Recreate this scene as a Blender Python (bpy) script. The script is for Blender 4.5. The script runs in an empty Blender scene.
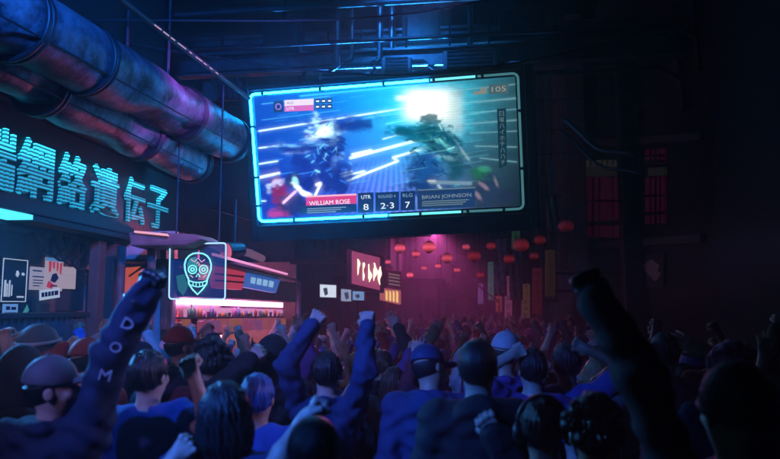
import bpy, math, random
import numpy as np
from mathutils import Vector, Matrix

random.seed(7)
S = bpy.context.scene
COL = S.collection
PI = math.pi
V3 = lambda *a: np.array(a, float)

# ---------------------------------------------------------------- camera
F = 675.0
PITCH = math.atan(74.5 / 675)
YAW = math.atan(70 / 675 * math.cos(PITCH))
CAM = V3(0, 0, 2.0)
FW = V3(-math.sin(YAW) * math.cos(PITCH), math.cos(YAW) * math.cos(PITCH), math.sin(PITCH))
RT = V3(math.cos(YAW), math.sin(YAW), 0)
UP = np.cross(RT, FW)


def proj(P):
    d = np.asarray(P, float) - CAM
    z = d @ FW
    return 390 + F * (d @ RT) / z, 229.5 - F * (d @ UP) / z


def ray(px, py):
    return FW + RT * ((px - 390) / F) + UP * ((229.5 - py) / F)


def at(px, py, X=None, Y=None, Z=None):
    r = ray(px, py)
    t = (X - CAM[0]) / r[0] if X is not None else (Y - CAM[1]) / r[1] if Y is not None else (Z - CAM[2]) / r[2]
    return CAM + r * t


def on_plane(px, py, o, n):
    r = ray(px, py)
    return CAM + r * (((o - CAM) @ n) / (r @ n))


cam = bpy.data.cameras.new('camera')
co = bpy.data.objects.new('camera', cam)
COL.objects.link(co)
cam.sensor_width = 36
cam.lens = 36 * F / 780
cam.clip_start, cam.clip_end = 0.05, 500
M = Matrix((RT, UP, -FW)).transposed().to_4x4()
M.translation = Vector(CAM)
co.matrix_world = M
cam.dof.use_dof = True
cam.dof.focus_distance = 8.0
cam.dof.aperture_fstop = 1.9
S.camera = co

# ---------------------------------------------------------------- materials
MATS = {}


def nodes_of(name):
    m = bpy.data.materials.new(name)
    m.use_nodes = True
    nt = m.node_tree
    return m, nt, nt.nodes['Principled BSDF']


def lin(c):
    return tuple(c) + (1,) if len(c) == 3 else tuple(c)


def mat(name, col, rough=.7, metal=0, scale=6, var=.35, bump=.0, bscale=60, col2=None, spec=.5):
    """surface with uneven colour and a fine bump, in object coordinates"""
    if name in MATS:
        return MATS[name]
    m, nt, b = nodes_of(name)
    N, L = nt.nodes, nt.links
    tc = N.new('ShaderNodeTexCoord')
    nz = N.new('ShaderNodeTexNoise')
    nz.inputs['Scale'].default_value = scale
    nz.inputs['Detail'].default_value = 6
    nz.inputs['Roughness'].default_value = .65
    L.new(tc.outputs['Object'], nz.inputs['Vector'])
    rp = N.new('ShaderNodeValToRGB')
    rp.color_ramp.elements[0].position = .35
    rp.color_ramp.elements[1].position = .68
    c2 = col2 or tuple(x * (1 - var) for x in col)
    rp.color_ramp.elements[0].color = lin(c2)
    rp.color_ramp.elements[1].color = lin(col)
    L.new(nz.outputs['Fac'], rp.inputs['Fac'])
    L.new(rp.outputs['Color'], b.inputs['Base Color'])
    mr = N.new('ShaderNodeMapRange')
    mr.inputs['To Min'].default_value = max(.05, rough - .12)
    mr.inputs['To Max'].default_value = min(1, rough + .12)
    L.new(nz.outputs['Fac'], mr.inputs['Value'])
    L.new(mr.outputs['Result'], b.inputs['Roughness'])
    b.inputs['Metallic'].default_value = metal
    b.inputs['Specular IOR Level'].default_value = spec
    if bump:
        n2 = N.new('ShaderNodeTexNoise')
        n2.inputs['Scale'].default_value = bscale
        n2.inputs['Detail'].default_value = 3
        L.new(tc.outputs['Object'], n2.inputs['Vector'])
        bp = N.new('ShaderNodeBump')
        bp.inputs['Strength'].default_value = bump
        bp.inputs['Distance'].default_value = .01
        L.new(n2.outputs['Fac'], bp.inputs['Height'])
        L.new(bp.outputs['Normal'], b.inputs['Normal'])
    MATS[name] = m
    return m


def emis(name, col, strength):
    if name in MATS:
        return MATS[name]
    m, nt, b = nodes_of(name)
    b.inputs['Base Color'].default_value = (.02, .02, .02, 1)
    b.inputs['Emission Color'].default_value = lin(col)
    b.inputs['Emission Strength'].default_value = strength
    MATS[name] = m
    return m


def hair_mat(name, col):
    m, nt, b = nodes_of(name)
    N, L = nt.nodes, nt.links
    tc = N.new('ShaderNodeTexCoord')
    mp = N.new('ShaderNodeMapping')
    mp.inputs['Scale'].default_value = (90, 90, 9)
    nz = N.new('ShaderNodeTexNoise')
    nz.inputs['Scale'].default_value = 1.4
    nz.inputs['Detail'].default_value = 4
    L.new(tc.outputs['Object'], mp.inputs['Vector'])
    L.new(mp.outputs['Vector'], nz.inputs['Vector'])
    bp = N.new('ShaderNodeBump')
    bp.inputs['Strength'].default_value = .7
    bp.inputs['Distance'].default_value = .012
    L.new(nz.outputs['Fac'], bp.inputs['Height'])
    L.new(bp.outputs['Normal'], b.inputs['Normal'])
    b.inputs['Base Color'].default_value = lin(col)
    b.inputs['Roughness'].default_value = .42
    MATS[name] = m
    return m


def lantern_mat(name, col, strength):
    """emission painted as if a bulb lit the paper: brightest round the waist, dimmer at both ends, with ribs"""
    m, nt, b = nodes_of(name)
    N, L = nt.nodes, nt.links
    tc = N.new('ShaderNodeTexCoord')
    sp = N.new('ShaderNodeSeparateXYZ')
    L.new(tc.outputs['Generated'], sp.inputs['Vector'])
    r = N.new('ShaderNodeValToRGB')
    e = r.color_ramp.elements
    e[0].position = .04; e[0].color = (.12, .12, .12, 1)
    e[1].position = .96; e[1].color = (.1, .1, .1, 1)
    q = e.new(.46); q.color = (1.5, 1.5, 1.5, 1)
    L.new(sp.outputs['Z'], r.inputs['Fac'])
    s = N.new('ShaderNodeMath'); s.operation = 'MULTIPLY'; s.inputs[1].default_value = 2 * PI * 9
    L.new(sp.outputs['Z'], s.inputs[0])
    c = N.new('ShaderNodeMath'); c.operation = 'COSINE'
    L.new(s.outputs[0], c.inputs[0])
    mr = N.new('ShaderNodeMapRange')
    mr.inputs['From Min'].default_value = -1
    mr.inputs['To Min'].default_value = .55 * strength; mr.inputs['To Max'].default_value = strength
    L.new(c.outputs[0], mr.inputs['Value'])
    x = N.new('ShaderNodeMath'); x.operation = 'MULTIPLY'
    L.new(r.outputs['Color'], x.inputs[0]); L.new(mr.outputs['Result'], x.inputs[1])
    L.new(x.outputs[0], b.inputs['Emission Strength'])
    b.inputs['Emission Color'].default_value = lin(col)
    b.inputs['Base Color'].default_value = (.25, .03, .03, 1)
    return m


def glass_mat(name, col, alpha):
    m, nt, b = nodes_of(name)
    b.inputs['Base Color'].default_value = lin(col)
    b.inputs['Roughness'].default_value = .12
    b.inputs['Alpha'].default_value = alpha
    MATS[name] = m
    return m


def led_mat(name, col, strength, pitch):
    """LED letters: rows of diodes with dark gaps, as the real sign has"""
    m, nt, b = nodes_of(name)
    N, L = nt.nodes, nt.links
    tc = N.new('ShaderNodeTexCoord')
    sp = N.new('ShaderNodeSeparateXYZ')
    L.new(tc.outputs['Object'], sp.inputs['Vector'])
    mu = N.new('ShaderNodeMath'); mu.operation = 'MULTIPLY'; mu.inputs[1].default_value = 2 * PI / pitch
    L.new(sp.outputs['Z'], mu.inputs[0])
    si = N.new('ShaderNodeMath'); si.operation = 'SINE'
    L.new(mu.outputs[0], si.inputs[0])
    mr = N.new('ShaderNodeMapRange')
    mr.inputs['From Min'].default_value = -.5; mr.inputs['From Max'].default_value = .6
    mr.inputs['To Min'].default_value = .12; mr.inputs['To Max'].default_value = 1
    L.new(si.outputs[0], mr.inputs['Value'])
    m2 = N.new('ShaderNodeMath'); m2.operation = 'MULTIPLY'
    L.new(mr.outputs['Result'], m2.inputs[0])
    r2 = N.new('ShaderNodeMapRange')
    r2.inputs['From Min'].default_value = .28; r2.inputs['From Max'].default_value = .42
    r2.inputs['To Min'].default_value = .3 * strength; r2.inputs['To Max'].default_value = strength
    L.new(sp.outputs['Z'], r2.inputs['Value'])
    L.new(r2.outputs['Result'], m2.inputs[1])
    L.new(m2.outputs[0], b.inputs['Emission Strength'])
    b.inputs['Emission Color'].default_value = lin(col)
    b.inputs['Base Color'].default_value = (.02, .02, .02, 1)
    MATS[name] = m
    return m


def vcol_emis(name, strength=1.0, rough=.3):
    m, nt, b = nodes_of(name)
    a = nt.nodes.new('ShaderNodeVertexColor')
    a.layer_name = 'picture'
    nt.links.new(a.outputs['Color'], b.inputs['Emission Color'])
    b.inputs['Emission Strength'].default_value = strength
    b.inputs['Base Color'].default_value = (.004, .004, .005, 1)
    b.inputs['Specular IOR Level'].default_value = .05
    b.inputs['Roughness'].default_value = rough
    return m


def vcol_mat(name):
    m, nt, b = nodes_of(name)
    a = nt.nodes.new('ShaderNodeVertexColor')
    a.layer_name = 'picture'
    nt.links.new(a.outputs['Color'], b.inputs['Base Color'])
    b.inputs['Roughness'].default_value = .6
    return m


dark_metal = mat('dark_metal', (.035, .04, .05), .5, .7, 5, .5, .2, 40)
black_plastic = mat('black_plastic', (.02, .021, .025), .45, 0, 8, .3)
navy_wall = mat('navy_plaster', (.05, .05, .062), .8, 0, 2.2, .6, .5, 14)
brown_wall = mat('brown_panel', (.09, .06, .055), .75, 0, 2.5, .6, .4, 20)
concrete = mat('concrete', (.09, .09, .1), .85, 0, 3, .5, .5, 25)
steel = mat('grey_steel', (.16, .17, .19), .42, .8, 4, .5, .25, 30)
rail_mat = mat('painted_steel', (.12, .1, .11), .5, .3, 6, .4, .1)


def duct_material():
    m, nt, b = nodes_of('weathered_duct_metal')
    N, L = nt.nodes, nt.links
    tc = N.new('ShaderNodeTexCoord')
    n1 = N.new('ShaderNodeTexNoise'); n1.inputs['Scale'].default_value = 2.3; n1.inputs['Detail'].default_value = 9; n1.inputs['Roughness'].default_value = .7
    L.new(tc.outputs['Object'], n1.inputs['Vector'])
    r = N.new('ShaderNodeValToRGB')
    e = r.color_ramp.elements
    e[0].position = .41; e[0].color = (.012, .012, .015, 1)
    e[1].position = .5; e[1].color = (.1, .11, .14, 1)
    x = e.new(.75); x.color = (.3, .32, .38, 1)
    L.new(n1.outputs['Fac'], r.inputs['Fac'])
    L.new(r.outputs['Color'], b.inputs['Base Color'])
    n2 = N.new('ShaderNodeTexNoise'); n2.inputs['Scale'].default_value = 9; n2.inputs['Detail'].default_value = 6
    L.new(tc.outputs['Object'], n2.inputs['Vector'])
    mr = N.new('ShaderNodeMapRange'); mr.inputs['To Min'].default_value = .22; mr.inputs['To Max'].default_value = .62
    L.new(n2.outputs['Fac'], mr.inputs['Value'])
    L.new(mr.outputs['Result'], b.inputs['Roughness'])
    b.inputs['Metallic'].default_value = .6
    bp = N.new('ShaderNodeBump'); bp.inputs['Strength'].default_value = .8; bp.inputs['Distance'].default_value = .03
    L.new(n1.outputs['Fac'], bp.inputs['Height'])
    L.new(bp.outputs['Normal'], b.inputs['Normal'])
    return m


duct_mat = duct_material()

# ---------------------------------------------------------------- mesh helpers


def link_mesh(name, verts, faces, materials, parent=None, smooth=False, midx=None):
    me = bpy.data.meshes.new(name)
    me.from_pydata([tuple(v) for v in verts], [], [tuple(f) for f in faces])
    if not isinstance(materials, (list, tuple)):
        materials = [materials]
    for m in materials:
        me.materials.append(m)
    if midx is not None:
        me.polygons.foreach_set('material_index', midx)
    if smooth:
        me.polygons.foreach_set('use_smooth', [True] * len(me.polygons))
    me.update()
    o = bpy.data.objects.new(name, me)
    COL.objects.link(o)
    o.parent = parent
    return o


def link_arrays(name, v, q, materials, parent=None, smooth=True, link=True):
    """fast path for big quad meshes held in arrays"""
    me = bpy.data.meshes.new(name)
    n, k = len(v), len(q)
    me.vertices.add(n)
    me.vertices.foreach_set('co', np.ascontiguousarray(v, np.float32).ravel())
    me.loops.add(k * 4)
    me.loops.foreach_set('vertex_index', np.ascontiguousarray(q, np.int32).ravel())
    me.polygons.add(k)
    me.polygons.foreach_set('loop_start', np.arange(0, k * 4, 4, dtype=np.int32))
    me.polygons.foreach_set('loop_total', np.full(k, 4, np.int32))
    me.update(calc_edges=True)
    if smooth:
        me.polygons.foreach_set('use_smooth', np.ones(k, bool))
    for m in (materials if isinstance(materials, (list, tuple)) else [materials]):
        me.materials.append(m)
    o = bpy.data.objects.new(name, me)
    if link:
        COL.objects.link(o)
        o.parent = parent
    return o


class MB:
    """collects simple solids into one mesh"""

    def __init__(s):
        s.v, s.f, s.sm = [], [], False

    def box(s, lo, hi):
        a, b = np.minimum(lo, hi), np.maximum(lo, hi)
        n = len(s.v)
        for z in (a[2], b[2]):
            for x, y in ((a[0], a[1]), (b[0], a[1]), (b[0], b[1]), (a[0], b[1])):
                s.v.append((x, y, z))
        s.f += [(n, n + 3, n + 2, n + 1), (n + 4, n + 5, n + 6, n + 7)] + [(n + i, n + (i + 1) % 4, n + 4 + (i + 1) % 4, n + 4 + i) for i in range(4)]
        return s

    def slab(s, c, thick):
        """c: polygon corners (counter-clockwise towards the viewer); thickness away from the front"""
        c = [np.asarray(p, float) for p in c]
        nrm = np.cross(c[1] - c[0], c[2] - c[0])
        nrm = nrm / np.linalg.norm(nrm)
        n, k = len(s.v), len(c)
        s.v += [tuple(p) for p in c] + [tuple(p - nrm * thick) for p in c]
        s.f += [tuple(range(n, n + k)), tuple(range(n + 2 * k - 1, n + k - 1, -1))]
        s.f += [(n + i, n + k + i, n + k + (i + 1) % k, n + (i + 1) % k) for i in range(k)]
        return s

    def tube(s, pts, r, seg=10, closed=False, caps=True):
        pts = [np.asarray(p, float) for p in pts]
        k = len(pts)
        n0 = len(s.v)
        prev = None
        for i, p in enumerate(pts):
            a = pts[(i - 1) % k] if (closed or i) else p
            b = pts[(i + 1) % k] if (closed or i < k - 1) else p
            t = b - a
            t = t / (np.linalg.norm(t) + 1e-9)
            if prev is None:
                u = np.cross(t, (0, 0, 1) if abs(t[2]) < .9 else (1, 0, 0))
            else:
                u = prev - t * (prev @ t)
            u = u / (np.linalg.norm(u) + 1e-9)
            prev = u
            w = np.cross(t, u)
            rr = r[i] if hasattr(r, '__len__') else r
            for j in range(seg):
                an = 2 * PI * j / seg
                s.v.append(tuple(p + (u * math.cos(an) + w * math.sin(an)) * rr))
        for i in range(k if closed else k - 1):
            for j in range(seg):
                a, b = n0 + i * seg, n0 + ((i + 1) % k) * seg
                s.f.append((a + j, a + (j + 1) % seg, b + (j + 1) % seg, b + j))
        if not closed and caps:
            s.f.append(tuple(range(n0 + seg - 1, n0 - 1, -1)))
            s.f.append(tuple(range(n0 + (k - 1) * seg, n0 + k * seg)))
        return s

    def lathe(s, prof, center, seg=20, axis=2):
        n0 = len(s.v)
        c = np.asarray(center, float)
        for r, z in prof:
            for j in range(seg):
                an = 2 * PI * j / seg
                p = [r * math.cos(an), r * math.sin(an), z]
                if axis == 1:
                    p = [p[0], z, p[1]]
                s.v.append(tuple(c + p))
        for i in range(len(prof) - 1):
            for j in range(seg):
                a, b = n0 + i * seg, n0 + (i + 1) * seg
                s.f.append((a + j, a + (j + 1) % seg, b + (j + 1) % seg, b + j))
        s.f.append(tuple(range(n0 + seg - 1, n0 - 1, -1)))
        e = n0 + (len(prof) - 1) * seg
        s.f.append(tuple(range(e, e + seg)))
        return s

    def out(s, name, m, parent=None, smooth=False, bevel=0):
        off = np.array(parent.location) if parent is not None and parent.get('world_built') else np.zeros(3)
        if parent is not None and parent.parent is not None and parent.get('world_child'):
            off = np.array(parent['off'])
        o = link_mesh(name, [np.asarray(p) - off for p in s.v], s.f, m, parent, smooth)
        o['world_child'] = 1
        o['off'] = [float(x) for x in off]
        if bevel:
            b = o.modifiers.new('bevel', 'BEVEL')
            b.width = bevel
            b.segments = 2
        return o


def thing(name, label, cat, loc=(0, 0, 0), group=None):
    o = bpy.data.objects.new(name, None)
    o.empty_display_size = .1
    COL.objects.link(o)
    o.location = [float(x) for x in loc]
    o['world_built'] = 1
    o['label'] = label
    o['category'] = cat
    if group:
        o['group'] = group
    return o


def tag(o, label=None, cat=None, group=None, kind=None):
    for k, v in (('label', label), ('category', cat), ('group', group), ('kind', kind)):
        if v:
            o[k] = v
    return o


def text_out(name, s, m, parent, c, right, up, width=None, height=None, thick=.004, bold=0):
    """lettering as a mesh: c = centre, fitted into width x height"""
    cu = bpy.data.curves.new(name, 'FONT')
    cu.body = s
    cu.size = 1
    cu.resolution_u = 3
    cu.extrude = .001
    cu.offset = bold
    o = bpy.data.objects.new(name, cu)
    COL.objects.link(o)
    dg = bpy.context.evaluated_depsgraph_get()
    me = bpy.data.meshes.new_from_object(o.evaluated_get(dg))
    bpy.data.objects.remove(o)
    v = np.array([tuple(p.co) for p in me.vertices])
    lo, hi = v.min(0), v.max(0)
    sx = width / (hi[0] - lo[0]) if width else None
    sy = height / (hi[1] - lo[1]) if height else None
    sx, sy = sx or sy, sy or sx
    right, up = np.asarray(right, float), np.asarray(up, float)
    right /= np.linalg.norm(right); up /= np.linalg.norm(up)
    n = np.cross(right, up)
    mid = (lo + hi) / 2
    P = np.asarray(c) + np.outer((v[:, 0] - mid[0]) * sx, right) + np.outer((v[:, 1] - mid[1]) * sy, up) + np.outer(v[:, 2] / .001 * thick / 2, n)
    b = MB()
    b.v = list(P)
    b.f = [tuple(p.vertices) for p in me.polygons]
    bpy.data.meshes.remove(me)
    return b.out(name, m, parent)


def grid_picture(name, o, ru, uv_n, colfn, m, parent):
    """a fine mesh sheet o + u*ru[0] + v*ru[1] whose vertices carry the shown picture"""
    nu, nv = uv_n
    u, v = np.meshgrid(np.linspace(0, 1, nu), np.linspace(0, 1, nv))
    P = o + u[..., None] * ru[0] + v[..., None] * ru[1]
    P = P.reshape(-1, 3)
    i = np.arange(nu * nv).reshape(nv, nu)
    q = np.stack([i[:-1, :-1], i[:-1, 1:], i[1:, 1:], i[1:, :-1]], -1).reshape(-1, 4)
    off = np.array(parent.location) if parent is not None and parent.get('world_built') else np.zeros(3)
    ob = link_arrays(name, P - off, q, m, parent, smooth=False)
    c = colfn(u.ravel(), v.ravel(), P)
    a = ob.data.color_attributes.new('picture', 'FLOAT_COLOR', 'POINT')
    a.data.foreach_set('color', np.concatenate([c, np.ones((len(c), 1))], 1).astype(np.float32).ravel())
    return ob


# ================================================================ SETTING
DIP = .34


def ground_z(y):
    return -DIP * min(1, max(0, (y - 3.6) / 3.6))


gp = MB()
ys = [-11.4, 0, 3.6, 7.2, 30, 59.8]
for y in ys:
    gp.v += [(-38.8, y, ground_z(y)), (38.8, y, ground_z(y)), (-38.8, y, -.6), (38.8, y, -.6)]
for k in range(len(ys) - 1):
    a, c = k * 4, k * 4 + 4
    gp.f += [(a, a + 1, c + 1, c), (a + 2, c + 2, c + 3, a + 3), (a, c, c + 2, a + 2), (a + 1, a + 3, c + 3, c + 1)]
gp.f += [(0, 2, 3, 1), (20, 21, 23, 22)]
g = gp.out('street_ground', mat('wet_asphalt', (.05, .05, .055), .45, 0, 1.5, .5, .4, 30))
tag(g, kind='structure')
for nm, x0, x1 in (('pavement', -9, -3.05), ('pavement', 2.3, 9)):
    o = MB().box((x0, 3.9, -.5), (x1, 40, .002)).out(nm, concrete, None, bevel=.02)
    tag(o, kind='structure')

# ---- left shop building
XL = -4.55
b = thing('shop_building', 'dark shop building with posters, ribbed counter and deep shopfront under the cyan sign', 'building', (XL, 5.5, 0))
w = MB()
w.box((XL - .7, -4, 0), (XL - .5, 9.15, 3.05))                       # recess back wall
w.box((XL - .5, -4, 2.75), (-4.3, 9.15, 3.05))                        # soffit beam
w.box((XL - .7, 9.0, 0), (-4.3, 9.3, 3.05))
w.out('wall', navy_wall, b)
MB().box((XL - .7, -4, 3.051), (-4.28, 9.15, 9)).out('upper_wall', mat('shaded_wall', (.016, .015, .017), .85, 0, 2.2, .6, .5, 14), b)  # wall colour darkened to stand in for shade above the sign
# panelled ceiling strip inside the shopfront, warm-lit
pn = MB()
for x0 in (20, 52, 84):
    a, c = at(x0, 246, X=-4.62), at(x0 + 24, 246, X=-4.62)
    pn.box((-4.64, a[1], 2.42), (-4.56, c[1], 2.74))
pn.out('header_panel', mat('pink_brown_panel', (.3, .13, .12), .6, 0, 3, .5, .2), b, bevel=.01)
# counter with ribbed metal front
y0, y1 = at(-160, 318, X=-4.2)[1], at(92, 318, X=-4.2)[1]
cn = MB()
yy = y0
while yy < y1:
    cn.box((-4.26, yy, 0), (-4.22, yy + .05, 1.86))
    cn.box((-4.25, yy + .05, 0), (-4.245, yy + .1, 1.86))
    yy += .1
cn.out('counter_front', mat('ribbed_metal', (.16, .17, .18), .5, .6, 5, .5), b)
MB().box((-4.75, y0, 1.861), (-4.19, y1, 1.91)).out('counter_top', black_plastic, b, bevel=.008)
for px in (92, 107):
    a = at(px, 300, X=-4.18)
    MB().box((-4.24, a[1], 0), (-4.12, a[1] + .16, 2.74)).out('post', brown_wall, b, bevel=.01)
# cable loops under the soffit
for k in range(4):
    c = at(52 + 8 * k, 243, X=-4.4)
    pts = [(-4.4 + .02 * k, c[1] - .35 + .7 * t, 2.74 - .22 * math.sin(PI * t) * (1 + .2 * k)) for t in np.linspace(0, 1, 12)]
    MB().tube(pts, .014, 6).out('cable', black_plastic, b, True)

# ---- posters and cards on the recess wall (plane just in front of it)
XP = -4.55
bk = MB().box((XP - .09, at(-30, 280, X=XP)[1], 1.92), (XP - .04, at(88, 280, X=XP)[1], 2.74)).out('notice_board', mat('board_dark', (.03, .025, .03), .8), None)
tag(bk, 'dark notice board above the ribbed counter carrying the posters', 'board')


def left_poster(name, label, cat, px0, py0, px1, py1, base, deco, group=None, off=0, tilt=0):
    a, c = at(px0, (py0 + py1) / 2, X=XP + off), at(px1, (py0 + py1) / 2, X=XP + off)
    zt = at((px0 + px1) / 2, py0, X=XP + off)[2]
    zb = at((px0 + px1) / 2, py1, X=XP + off)[2]
    r = thing(name, label, cat, ((XP + off), (a[1] + c[1]) / 2, (zt + zb) / 2), group)
    W, H = c[1] - a[1], zt - zb
    MB().box((XP + off - .008, a[1], zb), (XP + off - .002, c[1], zt)).out('sheet', base, r)
    e = MB()
    for (u0, v0, u1, v1) in deco[1]:
        e.box((XP + off - .002, a[1] + u0 * W, zb + v0 * H), (XP + off + .002, a[1] + u1 * W, zb + v1 * H))
    if deco[1]:
        e.out('print', deco[0], r)
    for mt, polys in deco[2:]:
        for p in polys:
            MB().slab([(XP + off + .004, a[1] + u * W, zb + v * H) for u, v in p], .004).out('picture', mt, r)
    r.rotation_euler.x = math.radians(tilt)
    return r


paper = emis('glow_paper', (.75, .7, .95), .30)  # poster papers and inks glow by themselves in place of light on them
paper2 = emis('glow_paper_cream', (.8, .65, .8), .35)
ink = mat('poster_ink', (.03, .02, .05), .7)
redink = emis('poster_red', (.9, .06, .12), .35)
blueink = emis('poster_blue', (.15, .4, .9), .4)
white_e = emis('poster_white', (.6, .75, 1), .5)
left_poster('framed_poster', 'large black framed poster with pale figure and blue lettering, furthest left on the notice board', 'poster', 2, 259, 27, 302,
            black_plastic, (white_e, [(.03, .0, .97, .02), (.03, .98, .97, 1), (.0, 0, .03, 1), (.97, 0, 1, 1), (.1, .12, .17, .5), (.2, .12, .24, .42), (.28, .12, .33, .5), (.38, .14, .42, .4), (.62, .1, .9, .14)],
                              (white_e, [[(.52, .62), (.6, .58), (.66, .66), (.6, .74), (.54, .72)], [(.75, .64), (.86, .62), (.88, .68), (.78, .7)]])))
left_poster('pale_poster', 'pale lilac poster with grey lines of print, left of the red and white one', 'poster', 30, 267, 46, 290, paper,
            (ink, [(.15, .8, .7, .86), (.15, .55, .85, .6), (.2, .4, .8, .44), (.2, .28, .8, .32), (.2, .16, .6, .2)]), 'sheets on the notice board', .006)
left_poster('red_poster', 'tall red and white poster with a loud figure, topmost in the middle of the board', 'poster', 45, 258, 63, 291, paper2,
            (blueink, [(0, .9, 1, 1)], (redink, [[(.15, .88), (.3, .9), (.28, .6), (.18, .55)], [(.35, .86), (.5, .9), (.48, .66), (.38, .7)], [(.58, .9), (.7, .85), (.68, .62), (.6, .6)],
             [(.78, .85), (.9, .88), (.86, .5), (.78, .55)], [(.1, .12), (.4, .05), (.5, .2), (.2, .3)]]), (ink, [[(.3, .3), (.55, .25), (.75, .4), (.6, .55), (.4, .5)], [(.3, .12), (.7, .14), (.68, .18), (.3, .17)]])), 'sheets on the notice board', .012)
left_poster('blank_poster', 'bright cream sheet with faint print, right of the red and white poster', 'poster', 62, 267, 76, 289, paper2,
            (paper, [(.15, .6, .85, .66), (.2, .4, .8, .45)], ), 'sheets on the notice board', .006)
left_poster('banner_sticker', 'crooked white banner with dark scribbled letters below the red poster', 'sticker', 40, 289, 60, 299, white_e,
            (ink, [(.08, .3, .2, .75), (.24, .3, .36, .75), (.4, .3, .52, .75), (.56, .3, .68, .75), (.72, .3, .9, .75)]), None, .02, 6)
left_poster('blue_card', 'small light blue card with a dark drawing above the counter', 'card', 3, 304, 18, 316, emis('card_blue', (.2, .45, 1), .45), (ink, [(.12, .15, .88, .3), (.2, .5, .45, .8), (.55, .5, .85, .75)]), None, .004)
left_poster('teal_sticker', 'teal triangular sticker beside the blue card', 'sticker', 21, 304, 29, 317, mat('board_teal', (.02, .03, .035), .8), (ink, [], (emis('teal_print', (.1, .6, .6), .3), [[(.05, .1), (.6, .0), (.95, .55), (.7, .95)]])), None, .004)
left_poster('rust_poster', 'dim rust orange poster low behind the white banner', 'poster', 33, 298, 56, 318, mat('rust_paper', (.16, .05, .03), .8), (mat('rust_print', (.32, .1, .05), .8), [(.12, .0, .3, .9), (.7, 0, .9, .9), (.3, .7, .7, .9)]), None, .008)
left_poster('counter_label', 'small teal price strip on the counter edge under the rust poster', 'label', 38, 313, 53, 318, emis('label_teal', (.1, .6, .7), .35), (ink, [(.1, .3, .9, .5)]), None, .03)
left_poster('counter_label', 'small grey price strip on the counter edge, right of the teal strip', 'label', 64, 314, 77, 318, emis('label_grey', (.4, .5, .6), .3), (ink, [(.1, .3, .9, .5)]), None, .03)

# ---- big LED sign on the left
XS = -4.0
ye = at(176, 230, X=XS)[1]
s = thing('led_sign', 'long dark fascia sign with cyan LED characters above the shopfront', 'sign', (-4.15, 4, 3))
sb = MB().box((-4.27, -3, 2.84), (-4.02, ye + .15, 3.78))
sb.out('sign_box', mat('sign_black', (.012, .013, .018), .5, 0, 4, .4), s, bevel=.02)
led = led_mat('cyan_led', (.03, .55, .9), 2.2, .036)
for ch, p0, p1 in (('端', -24, 13), ('網', 15, 52), ('絡', 57, 86), ('遺', 90, 119), ('伝', 124, 145), ('子', 148, 168)):
    yc = (at(p0, 200, X=XS)[1] + at(p1, 200, X=XS)[1]) / 2
    wd = at(p1, 200, X=XS)[1] - at(p0, 200, X=XS)[1]
    text_out('character', ch, led, s, (XS + .001, yc, 3.27), (0, 1, 0), (0, 0, 1), wd * .96, .56, .03, .011)
MB().box((-4.26, -3, 2.79), (-4.0, at(34, 200, X=XS)[1], 2.835)).out('light_tube', emis('cyan_tube_soft', (.06, .55, .8), 1.6), s)
MB().box((-4.27, at(36, 200, X=XS)[1], 2.78), (-4.0, ye + .15, 2.835)).out('bottom_trim', dark_metal, s)
MB().box((-4.27, -3, 3.785), (-3.9, ye + .2, 3.86)).out('top_trim', dark_metal, s)

# ---- two fat ducts along the left side, overhead


def unit_(v):
    return v / np.linalg.norm(v)


def duct(label, p0, p1, r, bands):
    p0, p1 = np.asarray(p0), np.asarray(p1)
    d = (p1 - p0) / np.linalg.norm(p1 - p0)
    t = thing('ventilation_duct', label, 'duct', (p0 + p1) / 2, 'ventilation ducts along the wall')
    L = np.linalg.norm(p1 - p0)
    n = 60
    rr = [r * (1 + .012 * math.sin(i * 1.7) + .01 * math.sin(i * .9)) for i in range(n)]
    n = 110
    rr = [r] * n
    dm = MB().tube([p0 + d * L * i / (n - 1) for i in range(n)], rr, 48)
    rg = np.random.default_rng(len(bands) * 7 + int(r * 100))
    dents = [(rg.uniform(0, L), rg.uniform(0, 2 * PI), rg.uniform(.1, .35), rg.uniform(.012, .05)) for _ in range(90)]
    vv = np.array([tuple(q) for q in dm.v])
    ax_ = (vv - p0) @ d
    rad = vv - p0 - np.outer(ax_, d)
    sd_ = unit_(np.cross(d, (0, 0, 1.)))
    th = np.arctan2(rad @ np.cross(sd_, d), rad @ sd_)
    dv = np.zeros(len(vv))
    for a_, t_, w_, h_ in dents:
        dth = np.angle(np.exp(1j * (th - t_)))
        dv += h_ * np.exp(-((ax_ - a_) / w_) ** 2 - (dth * r / (w_ * .8)) ** 2)
    dv += .006 * np.sin(ax_ * 9) * np.sin(3 * th + ax_ * 2)
    dm.v = list(vv - rad / r * np.minimum(dv, .09)[:, None])
    dm.out('pipe', duct_mat, t, True)
    for k in bands:
        c = p0 + d * k
        MB().tube([c - d * .045, c - d * .043, c - d * .012, c - d * .01, c + d * .01, c + d * .012, c + d * .043, c + d * .045], [r * 1.0, r * 1.05, r * 1.05, r * 1.02, r * 1.02, r * 1.05, r * 1.05, r * 1.0], 36).out('band', mat('dark_band', (.03, .03, .035), .5, .7), t, True)
    side = unit_(np.cross(d, (0, 0, 1.)))
    upv = np.cross(side, d)
    for a in (2.6, -.55):
        q = (side * math.cos(a) + upv * math.sin(a)) * r * 1.006
        MB().tube([p0 + d * .02 + q, p1 - d * .1 + q], .008, 6).out('seam', MATS['dark_band'], t)
    MB().tube([p0 + d * L * .35 + V3(0, 0, r), p0 + d * L * .35 + V3(0, 0, 3.2)], .02, 8).out('hanger', dark_metal, t)
    MB().tube([p0 + d * L * .8 + V3(0, 0, r), p0 + d * L * .8 + V3(0, 0, 3.2)], .02, 8).out('hanger', dark_metal, t)
    return t


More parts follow.
